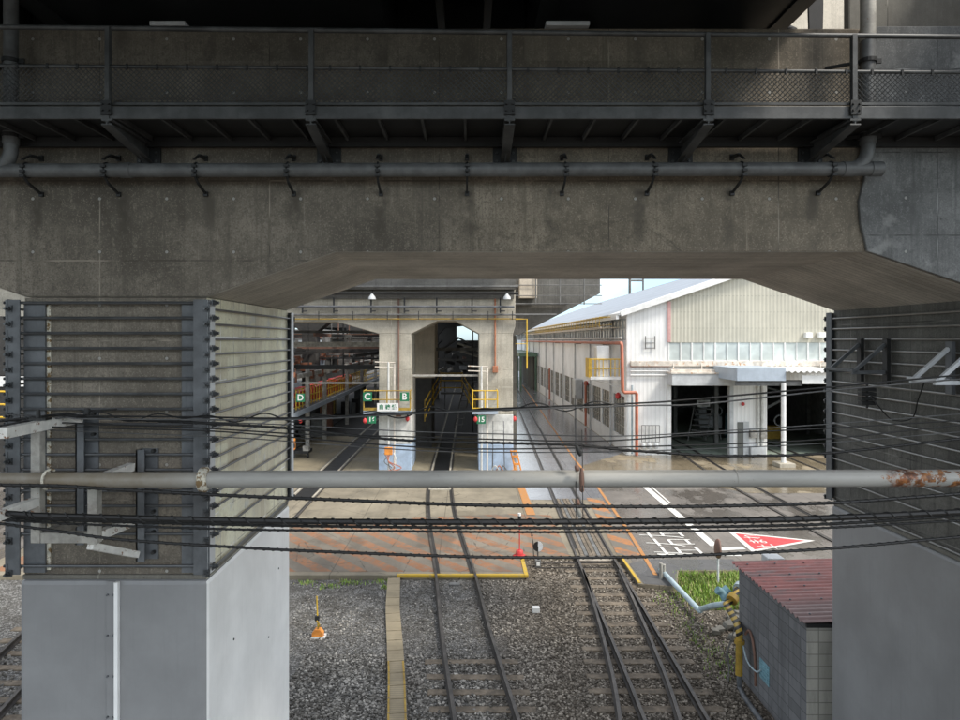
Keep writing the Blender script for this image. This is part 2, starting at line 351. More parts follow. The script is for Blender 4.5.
def m_ribbed(name, c, axis, period, rows=None, depth=0.02, stain=0.3, rusty=0.0):
    n = NT(name); X, Y, Z = n.xyz(); u = X if axis == 'x' else (Y if axis == 'y' else Z)
    s_ = n.math('SINE', n.math('MULTIPLY', u, 2 * math.pi / period))
    f = n.noise(0.6, 5, 0.6); st = n.noise(1.6, 5, 0.7, n.scaled((3, 3, 0.12)))
    col = n.mix(n.step(f, 0.3, 0.7), sc3(c, 0.88), sc3(c, 1.06))
    col = n.mix(n.math('MULTIPLY', n.step(st, 0.48, 0.75), stain), col, sc3(c, 0.6))
    col = n.mix(n.math('MULTIPLY', n.step(s_, 0.6, 1.0), 0.3), col, sc3(c, 0.6))
    if rows:
        rl = n.line(Z, rows, 0.035, 0.1)
        col = n.mix(n.math('MULTIPLY', n.math('MULTIPLY', rl, n.step(s_, -0.4, 0.5)), 0.55), col, sc3(c, 0.45))
    if rusty:
        col = n.mix(n.math('MULTIPLY', n.step(n.noise(1.8, 6, 0.7), 0.62, 0.72), rusty), col, (0.33, 0.17, 0.08))
    n.bump(s_, 0.5, depth)
    return n.out(col, 0.55)
M['siding'] = m_ribbed('white ribbed siding', (0.80, 0.80, 0.785), 'x', 0.24, None, 0.006, 0.3, 0.25)
M['siding_y'] = m_ribbed('grey ribbed siding', (0.83, 0.855, 0.88), 'y', 0.35, None, 0.008, 0.15)
M['beige'] = m_ribbed('pale yellow corrugated cladding', (0.50, 0.478, 0.395), 'x', 0.22, 0.95, 0.012, 0.15)
M['roof_metal'] = m_ribbed('pale blue grey roof sheet', (0.30, 0.335, 0.38), 'x', 1.9, None, 0.02, 0.5)
M['hut_roof'] = None
def m_hut_roof():
    n = NT('faded red corrugated roof'); X, Y, Z = n.xyz()
    f = n.noise(1.2, 6, 0.7); st = n.noise(2.0, 5, 0.7, n.scaled((0.6, 4, 1)))
    c = (0.37, 0.145, 0.13)
    col = n.mix(n.step(f, 0.3, 0.7), sc3(c, 0.7), sc3(c, 1.15))
    front = n.step(Y, 12.6, 11.3)  # dark reflection at the roof's near end put into the colour
    col = n.mix(n.math('MULTIPLY', n.math('ADD', n.step(st, 0.5, 0.62), front, clamp=True), 0.75), col, n.mix(n.noise(6, 4), (0.12, 0.10, 0.10), (0.30, 0.25, 0.24)))
    dust = n.step(n.noise(8, 5), 0.55, 0.75)
    col = n.mix(n.math('MULTIPLY', dust, 0.4), col, (0.42, 0.30, 0.28))
    return n.out(col, n.math('ADD', n.math('MULTIPLY', f, 0.3), 0.3))
M['hut_roof'] = m_hut_roof()
def m_block(name, c):
    n = NT(name); X, Y, Z = n.xyz()
    br = n.n('ShaderNodeTexBrick'); br.offset = 0.0
    n.put(br.inputs['Vector'], n.vec(n.math('ADD', X, Y), Z, 0.0)); br.inputs['Scale'].default_value = 1.0
    br.inputs['Brick Width'].default_value = 0.4; br.inputs['Row Height'].default_value = 0.2; br.inputs['Mortar Size'].default_value = 0.008
    br.inputs['Color1'].default_value = (*sc3(c, 0.85), 1); br.inputs['Color2'].default_value = (*sc3(c, 1.1), 1); br.inputs['Mortar'].default_value = (*sc3(c, 0.55), 1)
    st = n.noise(1.8, 5, 0.7, n.scaled((2.5, 2.5, 0.4)))
    col = n.mix(n.math('MULTIPLY', n.step(st, 0.42, 0.7), 0.5), br.outputs[0], sc3(c, 0.45))
    col = n.mix(n.math('MULTIPLY', n.step(n.noise(25, 4), 0.5, 0.8), 0.3), col, sc3(c, 0.6))
    n.bump(n.math('ADD', br.outputs['Fac'], n.math('MULTIPLY', n.noise(50, 2), -0.3)), -0.4, 0.01)
    return n.out(col, 0.9, 0, 0.2)
M['block_dk'] = m_block('shade-dark concrete block', (0.17, 0.17, 0.175))  # darker copy of the hut block; shade of its left wall in the colour
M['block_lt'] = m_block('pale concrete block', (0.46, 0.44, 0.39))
def m_trough():
    n = NT('tan trough cover'); X, Y, Z = n.xyz()
    f = n.noise(1.5, 5); s_ = n.line(Y, 0.07, 0.02)
    c = (0.30, 0.25, 0.165)
    col = n.mix(n.step(f, 0.3, 0.7), sc3(c, 0.8), sc3(c, 1.15))
    col = n.mix(n.math('MULTIPLY', s_, 0.45), col, sc3(c, 0.45))
    col = n.mix(n.math('MULTIPLY', n.step(n.noise(9, 5), 0.55, 0.75), 0.4), col, sc3(c, 0.6))
    return n.out(col, 0.85)
M['trough'] = m_trough()
def m_stripe():
    n = NT('yellow and black stripes'); X, Y, Z = n.xyz()
    u = n.math('FRACT', n.math('DIVIDE', n.math('ADD', n.math('MULTIPLY', Y, 0.6), n.math('SUBTRACT', Z, n.math('MULTIPLY', X, 0.5))), 0.14))
    col = n.mix(n.math('LESS_THAN', u, 0.5), (0.45, 0.30, 0.05), (0.03, 0.028, 0.024))
    return n.out(col, 0.55)
M['stripe'] = m_stripe()
def m_grass():
    n = NT('grass blade'); rnd = n.n('ShaderNodeNewGeometry').outputs['Random Per Island']
    col = n.ramp(rnd, [(0, (0.07, 0.13, 0.02)), (0.4, (0.21, 0.36, 0.05)), (0.72, (0.36, 0.52, 0.09)), (0.83, (0.40, 0.37, 0.17)), (1, (0.34, 0.28, 0.16))])
    n.put(n.b.inputs['Subsurface Weight'], 0.0)
    return n.out(col, 0.6)
M['grass'] = m_grass()
def m_railtop():
    n = NT('rail steel'); f = n.noise(3, 5, 0.6)
    col = n.mix(n.step(f, 0.3, 0.7), (0.022, 0.019, 0.017), (0.06, 0.052, 0.046))
    return n.out(col, 0.5, 0.35)
M['rail'] = m_railtop()
M['railhead'] = m_paint('polished rail head', (0.11, 0.10, 0.09), 0.5, 0.4, 0.5)
M['groove'] = m_paint('dark flangeway', (0.03, 0.028, 0.026), 0.7, 0, 0.3)

# ------------------------------------------------------------------ mesh builder
class MB:
    def __init__(s): s.v = []; s.f = []; s.mi = []
    def add(s, vs, fs, mi=0):
        b = len(s.v); s.v += [Vector(v) for v in vs]
        for f in fs: s.f.append([b + i for i in f]); s.mi.append(mi)
        return s
    def box(s, a, b, mi=0):
        x0, x1 = sorted((a[0], b[0])); y0, y1 = sorted((a[1], b[1])); z0, z1 = sorted((a[2], b[2]))
        return s.add([(x0, y0, z0), (x1, y0, z0), (x1, y1, z0), (x0, y1, z0), (x0, y0, z1), (x1, y0, z1), (x1, y1, z1), (x0, y1, z1)],
              [(0, 3, 2, 1), (4, 5, 6, 7), (0, 1, 5, 4), (1, 2, 6, 5), (2, 3, 7, 6), (3, 0, 4, 7)], mi)
    def beam(s, a, b, w, h, up=(0, 0, 1), mi=0):           # rectangular bar from a to b
        a, b = Vector(a), Vector(b); d = (b - a).normalized(); up = Vector(up)
        if abs(d.dot(up)) > 0.98: up = Vector((0, 1, 0))
        r = d.cross(up).normalized() * w / 2; u = r.cross(d).normalized() * h / 2
        vs = [p + i * r + j * u for p in (a, b) for i, j in ((-1, -1), (1, -1), (1, 1), (-1, 1))]
        return s.add(vs, [(0, 1, 2, 3), (7, 6, 5, 4), (0, 4, 5, 1), (1, 5, 6, 2), (2, 6, 7, 3), (3, 7, 4, 0)], mi)
    def cyl(s, a, b, r, n=12, r2=None, mi=0):
        return s.tube([a, b], r, n, mi=mi, radii=[r, r if r2 is None else r2])
    def tube(s, pts, r, n=8, mi=0, radii=None, caps=True):
        pts = [Vector(p) for p in pts]; m = len(pts); b = len(s.v)
        d0 = (pts[1] - pts[0]).normalized()
        ref = Vector((0, 0, 1)) if abs(d0.z) < 0.9 else Vector((0, 1, 0))
        for i, p in enumerate(pts):
            d = (pts[min(i + 1, m - 1)] - pts[max(i - 1, 0)]).normalized()
            x = d.cross(ref)
            if x.length < 1e-4: x = d.orthogonal()
            x.normalize(); y = x.cross(d).normalized(); ref = y
            rr = radii[i] if radii else r
            for k in range(n):
                t = 2 * math.pi * k / n
                s.v.append(p + x * rr * math.cos(t) + y * rr * math.sin(t))
        for i in range(m - 1):
            for k in range(n):
                k2 = (k + 1) % n
                s.f.append([b + i * n + k, b + i * n + k2, b + (i + 1) * n + k2, b + (i + 1) * n + k]); s.mi.append(mi)
        if caps:
            s.f.append([b + k for k in reversed(range(n))]); s.mi.append(mi)
            s.f.append([b + (m - 1) * n + k for k in range(n)]); s.mi.append(mi)
        return s
    def prism(s, poly, axis, a, b, mi=0):                  # polygon (2D) extruded along axis
        def p3(p, t): return {'y': (p[0], t, p[1]), 'x': (t, p[0], p[1]), 'z': (p[0], p[1], t)}[axis]
        n = len(poly); vs = [p3(p, a) for p in poly] + [p3(p, b) for p in poly]
        fs = [list(range(n)), list(reversed(range(n, 2 * n)))] + [(i, n + i, n + (i + 1) % n, (i + 1) % n) for i in range(n)]
        return s.add(vs, fs, mi)
    def sheet(s, pts, mi=0): return s.add(pts, [list(range(len(pts)))], mi)
    def lathe(s, c, prof, n=16, mi=0):                     # prof: (r, z) about a vertical axis
        b = len(s.v); c = Vector(c)
        for r, z in prof:
            for k in range(n):
                t = 2 * math.pi * k / n; s.v.append(c + Vector((r * math.cos(t), r * math.sin(t), z)))
        for i in range(len(prof) - 1):
            for k in range(n):
                k2 = (k + 1) % n
                s.f.append([b + i * n + k, b + i * n + k2, b + (i + 1) * n + k2, b + (i + 1) * n + k]); s.mi.append(mi)
        s.f.append([b + k for k in reversed(range(n))]); s.mi.append(mi)
        s.f.append([b + (len(prof) - 1) * n + k for k in range(n)]); s.mi.append(mi)
        return s
    def build(s, name, mats, parent=None, bevel=0, smooth=None, origin=None):
        if not isinstance(mats, (list, tuple)): mats = [mats]
        me = bpy.data.meshes.new(name)
        if parent is not None: o0 = ROOT[parent.name]
        elif origin is not None: o0 = Vector(origin)
        else:
            xs = [v.x for v in s.v]; ys = [v.y for v in s.v]; zs = [v.z for v in s.v]
            o0 = Vector(((min(xs) + max(xs)) / 2, (min(ys) + max(ys)) / 2, min(zs)))
        me.from_pydata([v - o0 for v in s.v], [], s.f)
        for m in mats: me.materials.append(M[m] if isinstance(m, str) else m)
        me.polygons.foreach_set('material_index', s.mi)
        bm = bmesh.new(); bm.from_mesh(me); bmesh.ops.recalc_face_normals(bm, faces=bm.faces); bm.to_mesh(me); bm.free()
        o = bpy.data.objects.new(name, me); COL.objects.link(o)
        if parent is not None: o.parent = parent
        else: o.location = o0
        ROOT[o.name] = o0
        if bevel:
            b = o.modifiers.new('bevel', 'BEVEL'); b.width = bevel; b.segments = 2; b.limit_method = 'ANGLE'; b.angle_limit = R(40)
        if smooth:
            for p in me.polygons: p.use_smooth = True
            me.set_sharp_from_angle(angle=R(40))
        return o
ROOT = {}
def tag(o, label, cat, group=None):
    o['label'] = label; o['category'] = cat
    if group: o['group'] = group
    return o
def thing(name, loc, label, cat, group=None):
    o = bpy.data.objects.new(name, None); COL.objects.link(o); o.location = loc; o.empty_display_size = 0.1
    ROOT[o.name] = Vector(loc); return tag(o, label, cat, group)
def struct(o): o['kind'] = 'structure'; return o
def stuff(o): o['kind'] = 'stuff'; return o
def face_mats(o, fn):
    for p in o.data.polygons: p.material_index = fn(p.normal, p.center)
def spline(pts, per=10):
    pts = [Vector(p) for p in pts]; out = []
    for i in range(len(pts) - 1):
        p0 = pts[max(i - 1, 0)]; p1 = pts[i]; p2 = pts[i + 1]; p3 = pts[min(i + 2, len(pts) - 1)]
        for k in range(per):
            t = k / per
            out.append(0.5 * ((2 * p1) + (p2 - p0) * t + (2 * p0 - 5 * p1 + 4 * p2 - p3) * t * t + (3 * p1 - p0 - 3 * p2 + p3) * t ** 3))
    out.append(pts[-1]); return out
def text_mesh(body, size, name, mat, parent, mw, sx=1.0, bold=0.0):
    c = bpy.data.curves.new(name, 'FONT'); c.body = body; c.size = size; c.align_x = 'CENTER'; c.align_y = 'CENTER'; c.offset = bold
    c.extrude = 0.002
    t = bpy.data.objects.new(name + '_src', c); COL.objects.link(t)
    bpy.context.view_layer.update()
    me = bpy.data.meshes.new_from_object(t.evaluated_get(bpy.context.evaluated_depsgraph_get()))
    bpy.data.objects.remove(t); bpy.data.curves.remove(c)
    me.transform(Matrix.Translation(-ROOT[parent.name]) @ mw @ Matrix.Diagonal((sx, 1, 1, 1)))
    me.materials.clear(); me.materials.append(M[mat])
    o = bpy.data.objects.new(name, me); COL.objects.link(o); o.parent = parent; ROOT[o.name] = ROOT[parent.name]
    return o

# ================================================================== GROUND
b = MB().sheet([(-900, -400, -0.12), (900, -400, -0.12), (900, 1500, -0.12), (-900, 1500, -0.12)])
struct(b.build('ground', 'ballast', origin=(0, 0, -0.12)))
YE = 19.2                                     # front edge of the paved yard
# paved yard as one slab, top at z = 0, with a notch for the turnout
poly = [(-60, 19.6), (-5.25, YE), (1.63, YE), (1.63, 20.9), (3.2, 20.9), (4.75, 20.9), (4.75, 18.55), (5.75, 18.3), (6.2, 19.6), (60, 19.6), (60, 140), (-60, 140)]
o = MB().prism(poly, 'z', -0.5, 0.0).build('yard_paving', 'apron', origin=(0, 0, 0)); struct(o)
Z1, Z2, Z3, Z4 = 0.004, 0.008, 0.012, 0.016
def sheet(name, pts, mat, z): return struct(MB().sheet([(x, y, z) for x, y in pts]).build(name, mat, origin=(0, 0, z)))
hat = sheet('crossing_hatching', [(-14, YE + 0.34), (1.62, YE + 0.3), (1.62, 20.95), (3.2, 20.95), (3.2, 25.8), (1.6, 26.0), (-14, 23.4)], 'hatch', Z1)
sheet('shed_floor', [(-60, 34.9), (2.3, 34.9), (2.3, 110), (-60, 110)], 'shed_floor', Z1)
sheet('track_paving', [(2.55, 28.3), (5.9, 28.3), (6.0, 33), (9.3, 40.2), (9.3, 140), (2.55, 140)], 'wet', 0.006)
road = sheet('road', [(4.95, 18.52), (5.74, 18.33), (6.18, 19.62), (60, 19.62), (60, 29.5), (12.5, 29.5), (9.2, 33.5), (6.0, 33.0), (5.3, 26.5)], 'asphalt', Z1)
sheet('side_road', [(-60, 19.9), (-14.5, 19.9), (-14.5, 32.9), (-60, 32.9)], 'asphalt', Z1)
sheet('road_apron', [(4.9, 18.54), (5.73, 18.36), (6.17, 19.64), (8.2, 19.64), (8.2, 20.6), (5.55, 20.6), (4.9, 20.2)], 'asphalt_dk', Z2)
sheet('yard_concrete', [(6.0, 33.02), (9.2, 33.52), (12.5, 29.52), (60, 29.52), (60, 39.28), (9.32, 39.28), (9.32, 39.9), (6.2, 36)], 'yard', Z2)
sheet('track_hatching', [(4.72, 21.0), (5.45, 20.7), (5.62, 26.5), (5.75, 28.6), (5.1, 28.6)], 'hatch2', Z2)
# yellow front edge of the crossing (painted kerb)
kb = MB().box((-2.05, YE - 0.03, -0.055), (1.62, YE + 0.09, 0.022)); kb.box((1.63, YE - 0.03, -0.055), (1.74, YE + 1.75, 0.022))
kerb = struct(kb.build('yellow_kerb', 'mk_yellow'))
kb = MB().box((-14, YE - 0.02, -0.13), (-2.07, YE + 0.22, 0.016)); struct(kb.build('concrete_kerb', 'apron'))
kb = MB().box((4.76, 18.6, -0.03), (4.84, 20.9, 0.022)); struct(kb.build('side_kerb', 'mk_yellow'))
# painted lines on the road
def strip(name, pts, w, mat, z, parent):
    b = MB(); pts = [Vector((x, y, 0)) for x, y in pts]
    for i in range(len(pts) - 1):
        d = (pts[i + 1] - pts[i]).normalized(); r = Vector((d.y, -d.x, 0)) * w / 2
        q = [pts[i] - r, pts[i] + r, pts[i + 1] + r, pts[i + 1] - r]
        b.sheet([(p.x, p.y, z) for p in q])
    o = b.build(name, mat, parent); o['kind'] = 'structure'; return o
strip('orange_line', [(5.42, 19.2), (5.72, 24.0), (5.98, 30.5), (6.06, 37.6), (7.0, 64), (8.2, 100)], 0.12, 'mk_orange', Z4, road)
strip('orange_line', [(2.45, 25.8), (2.45, 33.5), (2.42, 41)], 0.34, 'mk_orange', Z4, road)
strip('white_line', [(8.12, 21.9), (8.2, 31.4)], 0.28, 'mk_white', Z4, road)
strip('white_line', [(8.42, 27.7), (8.5, 31.4)], 0.08, 'mk_white', Z4, road)
strip('stop_line', [(8.0, 21.55), (9.0, 21.7)], 0.28, 'mk_white', Z4, road)
strip('stop_line', [(6.0, 21.06), (8.6, 20.95)], 0.14, 'mk_white', Z4, road)
# red triangle with white border and stop lettering
A, B_, C_ = Vector((9.22, 23.55, 0)), Vector((9.10, 21.30, 0)), Vector((11.75, 22.5, 0))
o = MB().sheet([(p.x, p.y, Z3) for p in (A, B_, C_)]).build('stop_triangle', 'mk_white', road); o['kind'] = 'structure'
cen = (A + B_ + C_) / 3
o = MB().sheet([((p - cen).x * 0.80 + cen.x, (p - cen).y * 0.80 + cen.y, Z4) for p in (A, B_, C_)]).build('triangle_face', 'mk_red', road); o['kind'] = 'structure'
def ground_text(ch, x, y, hx, wy, bold=0.0):   # letters read by a driver coming from the right: up = -X, right = +Y
    mw = Matrix.Translation((x, y, 0.021)) @ Matrix(((0, -1, 0, 0), (1, 0, 0, 0), (0, 0, 1, 0), (0, 0, 0, 1)))
    o = text_mesh(ch, hx, 'road_lettering', 'mk_white', road, mw, wy / hx, bold); o['kind'] = 'structure'
for ch, y in (('止', 21.83), ('ま', 22.38), ('れ', 22.93)): ground_text(ch, 9.78 + (0.02 if ch != '止' else 0.06), y, 0.66, 0.54, 0.0)
for ch, y in (('左', 21.35), ('右', 22.28), ('左', 23.2)): ground_text(ch, 6.88, y, 1.75, 0.92, -0.012)

# ================================================================== TRACKS
def interp(ctrl, y):
    ys = [c[1] for c in ctrl]; xs = [c[0] for c in ctrl]
    return float(np.interp(y, ys, xs))
def smooth_path(ctrl, n):
    return spline([(x, y, 0) for x, y in ctrl], n)
RAIL = [(-0.06, 0), (0.06, 0), (0.06, 0.012), (0.012, 0.03), (0.012, 0.085), (0.034, 0.095), (0.034, 0.128), (-0.034, 0.128), (-0.034, 0.095), (-0.012, 0.085), (-0.012, 0.03), (-0.06, 0.012)]
def rail_mesh(path, z0, prof=RAIL):
    b = MB(); n = len(prof); m = len(path)
    vs = []
    for i, p in enumerate(path):
        d = (path[min(i + 1, m - 1)] - path[max(i - 1, 0)]); d.z = 0; d.normalize(); r = Vector((d.y, -d.x, 0))
        vs += [p + r * q[0] + Vector((0, 0, z0 + q[1])) for q in prof]
    fs = []; mi = []
    for i in range(m - 1):
        for k in range(n):
            k2 = (k + 1) % n; fs.append((i * n + k, i * n + k2, (i + 1) * n + k2, (i + 1) * n + k)); mi.append(1 if k == 6 else 0)
    b.v += vs; b.f += [list(f) for f in fs]; b.mi += mi
    b.f += [list(range(n)), list(reversed(range((m - 1) * n, m * n)))]; b.mi += [0, 0]
    return b
def offset(path, d0):
    out = []; m = len(path)
    for i, p in enumerate(path):
        d = (path[min(i + 1, m - 1)] - path[max(i - 1, 0)]); d.normalize(); out.append(p + Vector((d.y, -d.x, 0)) * d0)
    return out
SLEEPERS = []
ZB = -0.085
def track(ctrl, label, y_sl=None, pit=None, groove_from=None, first=0, step=0.62, long_=2.0):
    path = smooth_path(ctrl, 10)
    t = thing('railway_track', (path[0].x, path[0].y, ZB), label, 'railway track')
    for s in (-1, 1):
        rail_mesh(offset(path, s * 0.565), ZB).build('rail', ['rail', 'railhead'], t)
    if groove_from:
        g = [p for p in path if p.y > groove_from[0] and p.y < groove_from[1]]
        for s in (-1, 1):
            q = offset(g, s * 0.565 - s * 0.075); b = MB()
            for i in range(len(q) - 1):
                b.sheet([q[i] + Vector((-0.055, 0, 0.019)), q[i] + Vector((0.055, 0, 0.019)), q[i + 1] + Vector((0.055, 0, 0.019)), q[i + 1] + Vector((-0.055, 0, 0.019))])
            b.build('flangeway', 'groove', t)
    if y_sl:
        y = y_sl[0]; k = 0
        while y < y_sl[1]:
            x = interp([(p.x, p.y) for p in path], y); a = random.uniform(-0.03, 0.03)
            L = long_(y) if callable(long_) else (long_, 0)
            hl = L[0] / 2
            b = MB().beam((x + L[1] - hl, y - a, ZB - 0.06), (x + L[1] + hl, y + a, ZB - 0.06), 0.2, 0.11 + random.uniform(-0.01, 0.01))
            b.build('sleeper', 'sleeper', t, bevel=0.012); SLEEPERS.append((x + L[1] - hl, x + L[1] + hl, y))
            y += step * random.uniform(0.94, 1.06); k += 1
    return t, path
# centre track
ctrA = [(0.95, 6.0), (0.33, 11.9), (-0.05, 15.5), (-0.36, 19.2), (-0.95, 25), (-1.27, 30.1), (-1.40, 36), (-1.38, 60), (-1.3, 105)]
tA, pathA = track(ctrA, 'centre track running from gravel across hatched crossing into the middle bay', (10.6, 14.3), groove_from=(19.1, 100))
# right track with turnout
ctrB = [(3.45, 5), (3.72, 11.9), (3.86, 16.5), (3.97, 20.8), (4.28, 31), (4.42, 35), (5.6, 69.6), (6.9, 112)]
tB, pathB = track(ctrB, 'right hand track running past the white building along wet blue paving', (10.6, 20.7), groove_from=(20.8, 110),
                  long_=lambda y: (2.1 + max(0, (18 - y)) * 0.07, -max(0, (18 - y)) * 0.035))
ctrC = [(2.2, 5.5), (3.22, 11.9), (3.52, 14.5), (3.76, 17.5), (3.90, 19.6)]
pathC = smooth_path(ctrC, 12)
tC = thing('railway_turnout', (pathC[0].x, pathC[0].y, ZB), 'pair of curved switch rails diverging left from the right hand track', 'switch rails')
for s in (-1, 1): rail_mesh(offset(pathC, s * 0.565 + (0.07 if s < 0 else -0.0)), ZB).build('switch_rail', ['rail', 'railhead'], tC)
b = MB()
for y in (19.9, 20.3): b.cyl((2.0, y, -0.02), (4.4, y + 0.05, -0.02), 0.018, 8)
b.build('stretcher_rod', 'rail', tC)
# left bay track, far left track, building tracks
tD, pathD = track([(-7.1, 23.5), (-7.15, 30), (-7.2, 50), (-7.2, 100)], 'left bay track with pit leading under the raised platform', groove_from=(23.5, 98))
tE, pathE = track([(-8.3, 8), (-9.6, 14.6), (-10.4, 19), (-11.2, 30), (-11.4, 60)], 'leftmost track on gravel seen left of the near left pier', (9, 18.8))
tF, pathF = track([(12.9, 19.5), (12.75, 27), (12.9, 35), (13.6, 46), (13.7, 70)], 'track embedded in yard leading into first workshop doorway', groove_from=(19.4, 69))
tG, pathG = track([(18.6, 22), (18.9, 35), (19.3, 46), (19.4, 70)], 'track embedded in yard leading into second workshop doorway', groove_from=(22, 69))
# crossing panel between the rails of the right track
t = thing('crossing_panel', (4.0, 22, 0), 'grooved grey crossing boards laid between the right hand rails', 'crossing boards')
for k in range(7):
    xo = -0.39 + k * 0.13
    MB().beam((3.99 + xo, 20.9, 0.012), (4.22 + xo, 28.4, 0.012), 0.115, 0.045).build('board', 'int_grey' if k % 3 == 1 else 'sleeper', t, bevel=0.008)
MB().box((3.45, 20.62, -0.06), (4.52, 20.86, 0.03)).build('end_ramp', 'rusty', t, bevel=0.01)
# inspection pits
def pit(path, y0, y1, label):
    t = thing('inspection_pit', (interp([(p.x, p.y) for p in path], y0), y0, 0), label, 'inspection pit')
    q = [p for p in path if y0 <= p.y <= y1]
    b = MB()
    for i in range(len(q) - 1):
        b.sheet([q[i] + Vector((-0.40, 0, 0.014)), q[i] + Vector((0.40, 0, 0.014)), q[i + 1] + Vector((0.40, 0, 0.014)), q[i + 1] + Vector((-0.40, 0, 0.014))])
    b.build('pit_opening', 'black', t)  # flat black sheet; the shade down the pit put into its colour
    for s in (-1, 1):
        b = MB()
        for i in range(len(q) - 1):
            a, c = q[i] + Vector((s * 0.47, 0, 0.03)), q[i + 1] + Vector((s * 0.47, 0, 0.03)); b.beam(a, c, 0.09, 0.06)
        b.build('pit_kerb', 'c_far', t)
    MB().box((q[0].x - 0.5, q[0].y - 0.14, 0), (q[0].x + 0.5, q[0].y - 0.01, 0.05)).build('pit_end', 'c_far', t)
def dens(path, n=60):
    out = []
    for i in range(len(path) - 1):
        for k in range(4): out.append(path[i].lerp(path[i + 1], k / 4))
    return out + [path[-1]]
pit(dens(pathA), 30.2, 95, 'dark inspection pit between the rails of the middle bay')
pit(dens(pathD), 28.5, 95, 'dark inspection pit between the rails of the left bay')

# ballast stones
def stones(n, regions):
    V = []; Fc = []; base = np.array([[-1, -1, -1], [1, -1, -1], [1, 1, -1], [-1, 1, -1], [-1, -1, 1], [1, -1, 1], [1, 1, 1], [-1, 1, 1]], float)
    fq = np.array([[0, 3, 2, 1], [4, 5, 6, 7], [0, 1, 5, 4], [1, 2, 6, 5], [2, 3, 7, 6], [3, 0, 4, 7]])
    trX = lambda y: np.interp(y, [11.9, 15.07, 19.1], [-1.27, -1.62, -2.13])
    cnt = 0
    for (x0, x1, y0, y1, dn, smin, smax) in regions:
        k = int((x1 - x0) * (y1 - y0) * dn)
        xs = rng.uniform(x0, x1, k); ys = rng.uniform(y0, y1, k)
        for x, y in zip(xs, ys):
            if abs(x - trX(y)) < 0.23: continue
            bad = False
            for pth in ('A', 'B', 'C'):
                px = np.interp(y, PY[pth], PX[pth])
                if pth == 'C' and y > 19.5: continue
                if abs(abs(x - px) - 0.565) < 0.085: bad = True; break
            if bad: continue
            if x > 5.5 and 10.9 < y < 13.8: continue
            onsl = any(abs(y - s[2]) < 0.10 and s[0] < x < s[1] for s in SLEEPERS)
            if onsl and rng.random() < 0.93: continue
            s = rng.uniform(smin, smax)
            p = base * (1 + rng.uniform(-0.42, 0.42, (8, 3))) * s * 0.5 * np.array([1, rng.uniform(0.7, 1.2), rng.uniform(0.55, 0.9)])
            a = rng.uniform(0, 6.28); ca, sa = math.cos(a), math.sin(a); tl = rng.uniform(-0.5, 0.5); ct, st_ = math.cos(tl), math.sin(tl)
            Rm = np.array([[ca, -sa, 0], [sa, ca, 0], [0, 0, 1]]) @ np.array([[1, 0, 0], [0, ct, -st_], [0, st_, ct]])
            V.append(p @ Rm.T + np.array([x, y, -0.12 + s * rng.uniform(0.0, 0.45)])); Fc.append(fq + cnt * 8); cnt += 1
    V = np.concatenate(V); Fc = np.concatenate(Fc)
    me = bpy.data.meshes.new('ballast_stones'); me.from_pydata(V.tolist(), [], Fc.tolist()); me.materials.append(M['stone'])
    o = bpy.data.objects.new('ballast_stones', me); COL.objects.link(o)
    tag(o, 'loose crushed stone ballast around and between the foreground tracks', 'ballast'); stuff(o)
PX = {}; PY = {}
for k, pth in (('A', pathA), ('B', pathB), ('C', pathC)): PX[k] = [p.x for p in pth]; PY[k] = [p.y for p in pth]
stones(0, [(-3.6, 0.9, 10.9, 14.6, 560, 0.024, 0.05), (-4.4, 0.3, 14.6, 19.1, 110, 0.018, 0.04), (0.9, 7.2, 10.9, 15.5, 520, 0.023, 0.046), (0.3, 6.2, 15.5, 19.1, 380, 0.022, 0.045), (1.9, 4.7, 19.1, 20.9, 300, 0.025, 0.05),
           (-10.5, -6.6, 11.5, 18.8, 60, 0.04, 0.07)])

# cable trough path
t = thing('cable_trough', (-1.6, 15, -0.12), 'tan concrete cable trough lids curving across gravel left of centre track', 'cable trough')
ys = np.linspace(10.2, 19.15, 19)
for i in range(18):
    y0, y1 = ys[i] + 0.008, ys[i + 1] - 0.008
    x0 = float(np.interp(y0, [10, 11.9, 13.5, 15.07, 17, 19.1], [-1.05, -1.27, -1.45, -1.66, -1.93, -2.13])); x1 = float(np.interp(y1, [10, 11.9, 13.5, 15.07, 17, 19.1], [-1.05, -1.27, -1.45, -1.66, -1.93, -2.13]))
    lid = MB().beam((x0, y0, -0.075), (x1, y1, -0.075 + random.uniform(-0.006, 0.006)), 0.36, 0.07).build('trough_lid', 'trough', t, bevel=0.008)
    if i < 8:
        for s in (-1, 1): MB().beam((x0 + s * 0.155, y0 + 0.01, -0.036), (x1 + s * 0.155, y1 - 0.01, -0.036), 0.035, 0.006).build('yellow_edge', 'yellow_dk', lid)

# grass
def grass(name, pts_fn, n, hmin, hmax, label):
    vs = []; fs = []
    for i in range(n):
        x, y = pts_fn()
        h = random.uniform(hmin, hmax); a = random.uniform(0, 6.28); wd = random.uniform(0.006, 0.014); ln = random.uniform(0.1, 0.6) * h
        dx, dy = math.cos(a), math.sin(a); b0 = len(vs)
        px, py = -dy * wd, dx * wd; z = -0.12
        vs += [(x - px, y - py, z), (x + px, y + py, z), (x + dx * ln * .4 + px * .7, y + dy * ln * .4 + py * .7, z + h * .65), (x + dx * ln * .4 - px * .7, y + dy * ln * .4 - py * .7, z + h * .65), (x + dx * ln, y + dy * ln, z + h)]
        fs += [(b0, b0 + 1, b0 + 2, b0 + 3), (b0 + 3, b0 + 2, b0 + 4)]
    me = bpy.data.meshes.new(name); me.from_pydata(vs, [], fs); me.materials.append(M['grass'])
    o = bpy.data.objects.new(name, me); COL.objects.link(o); stuff(tag(o, label, 'grass'))
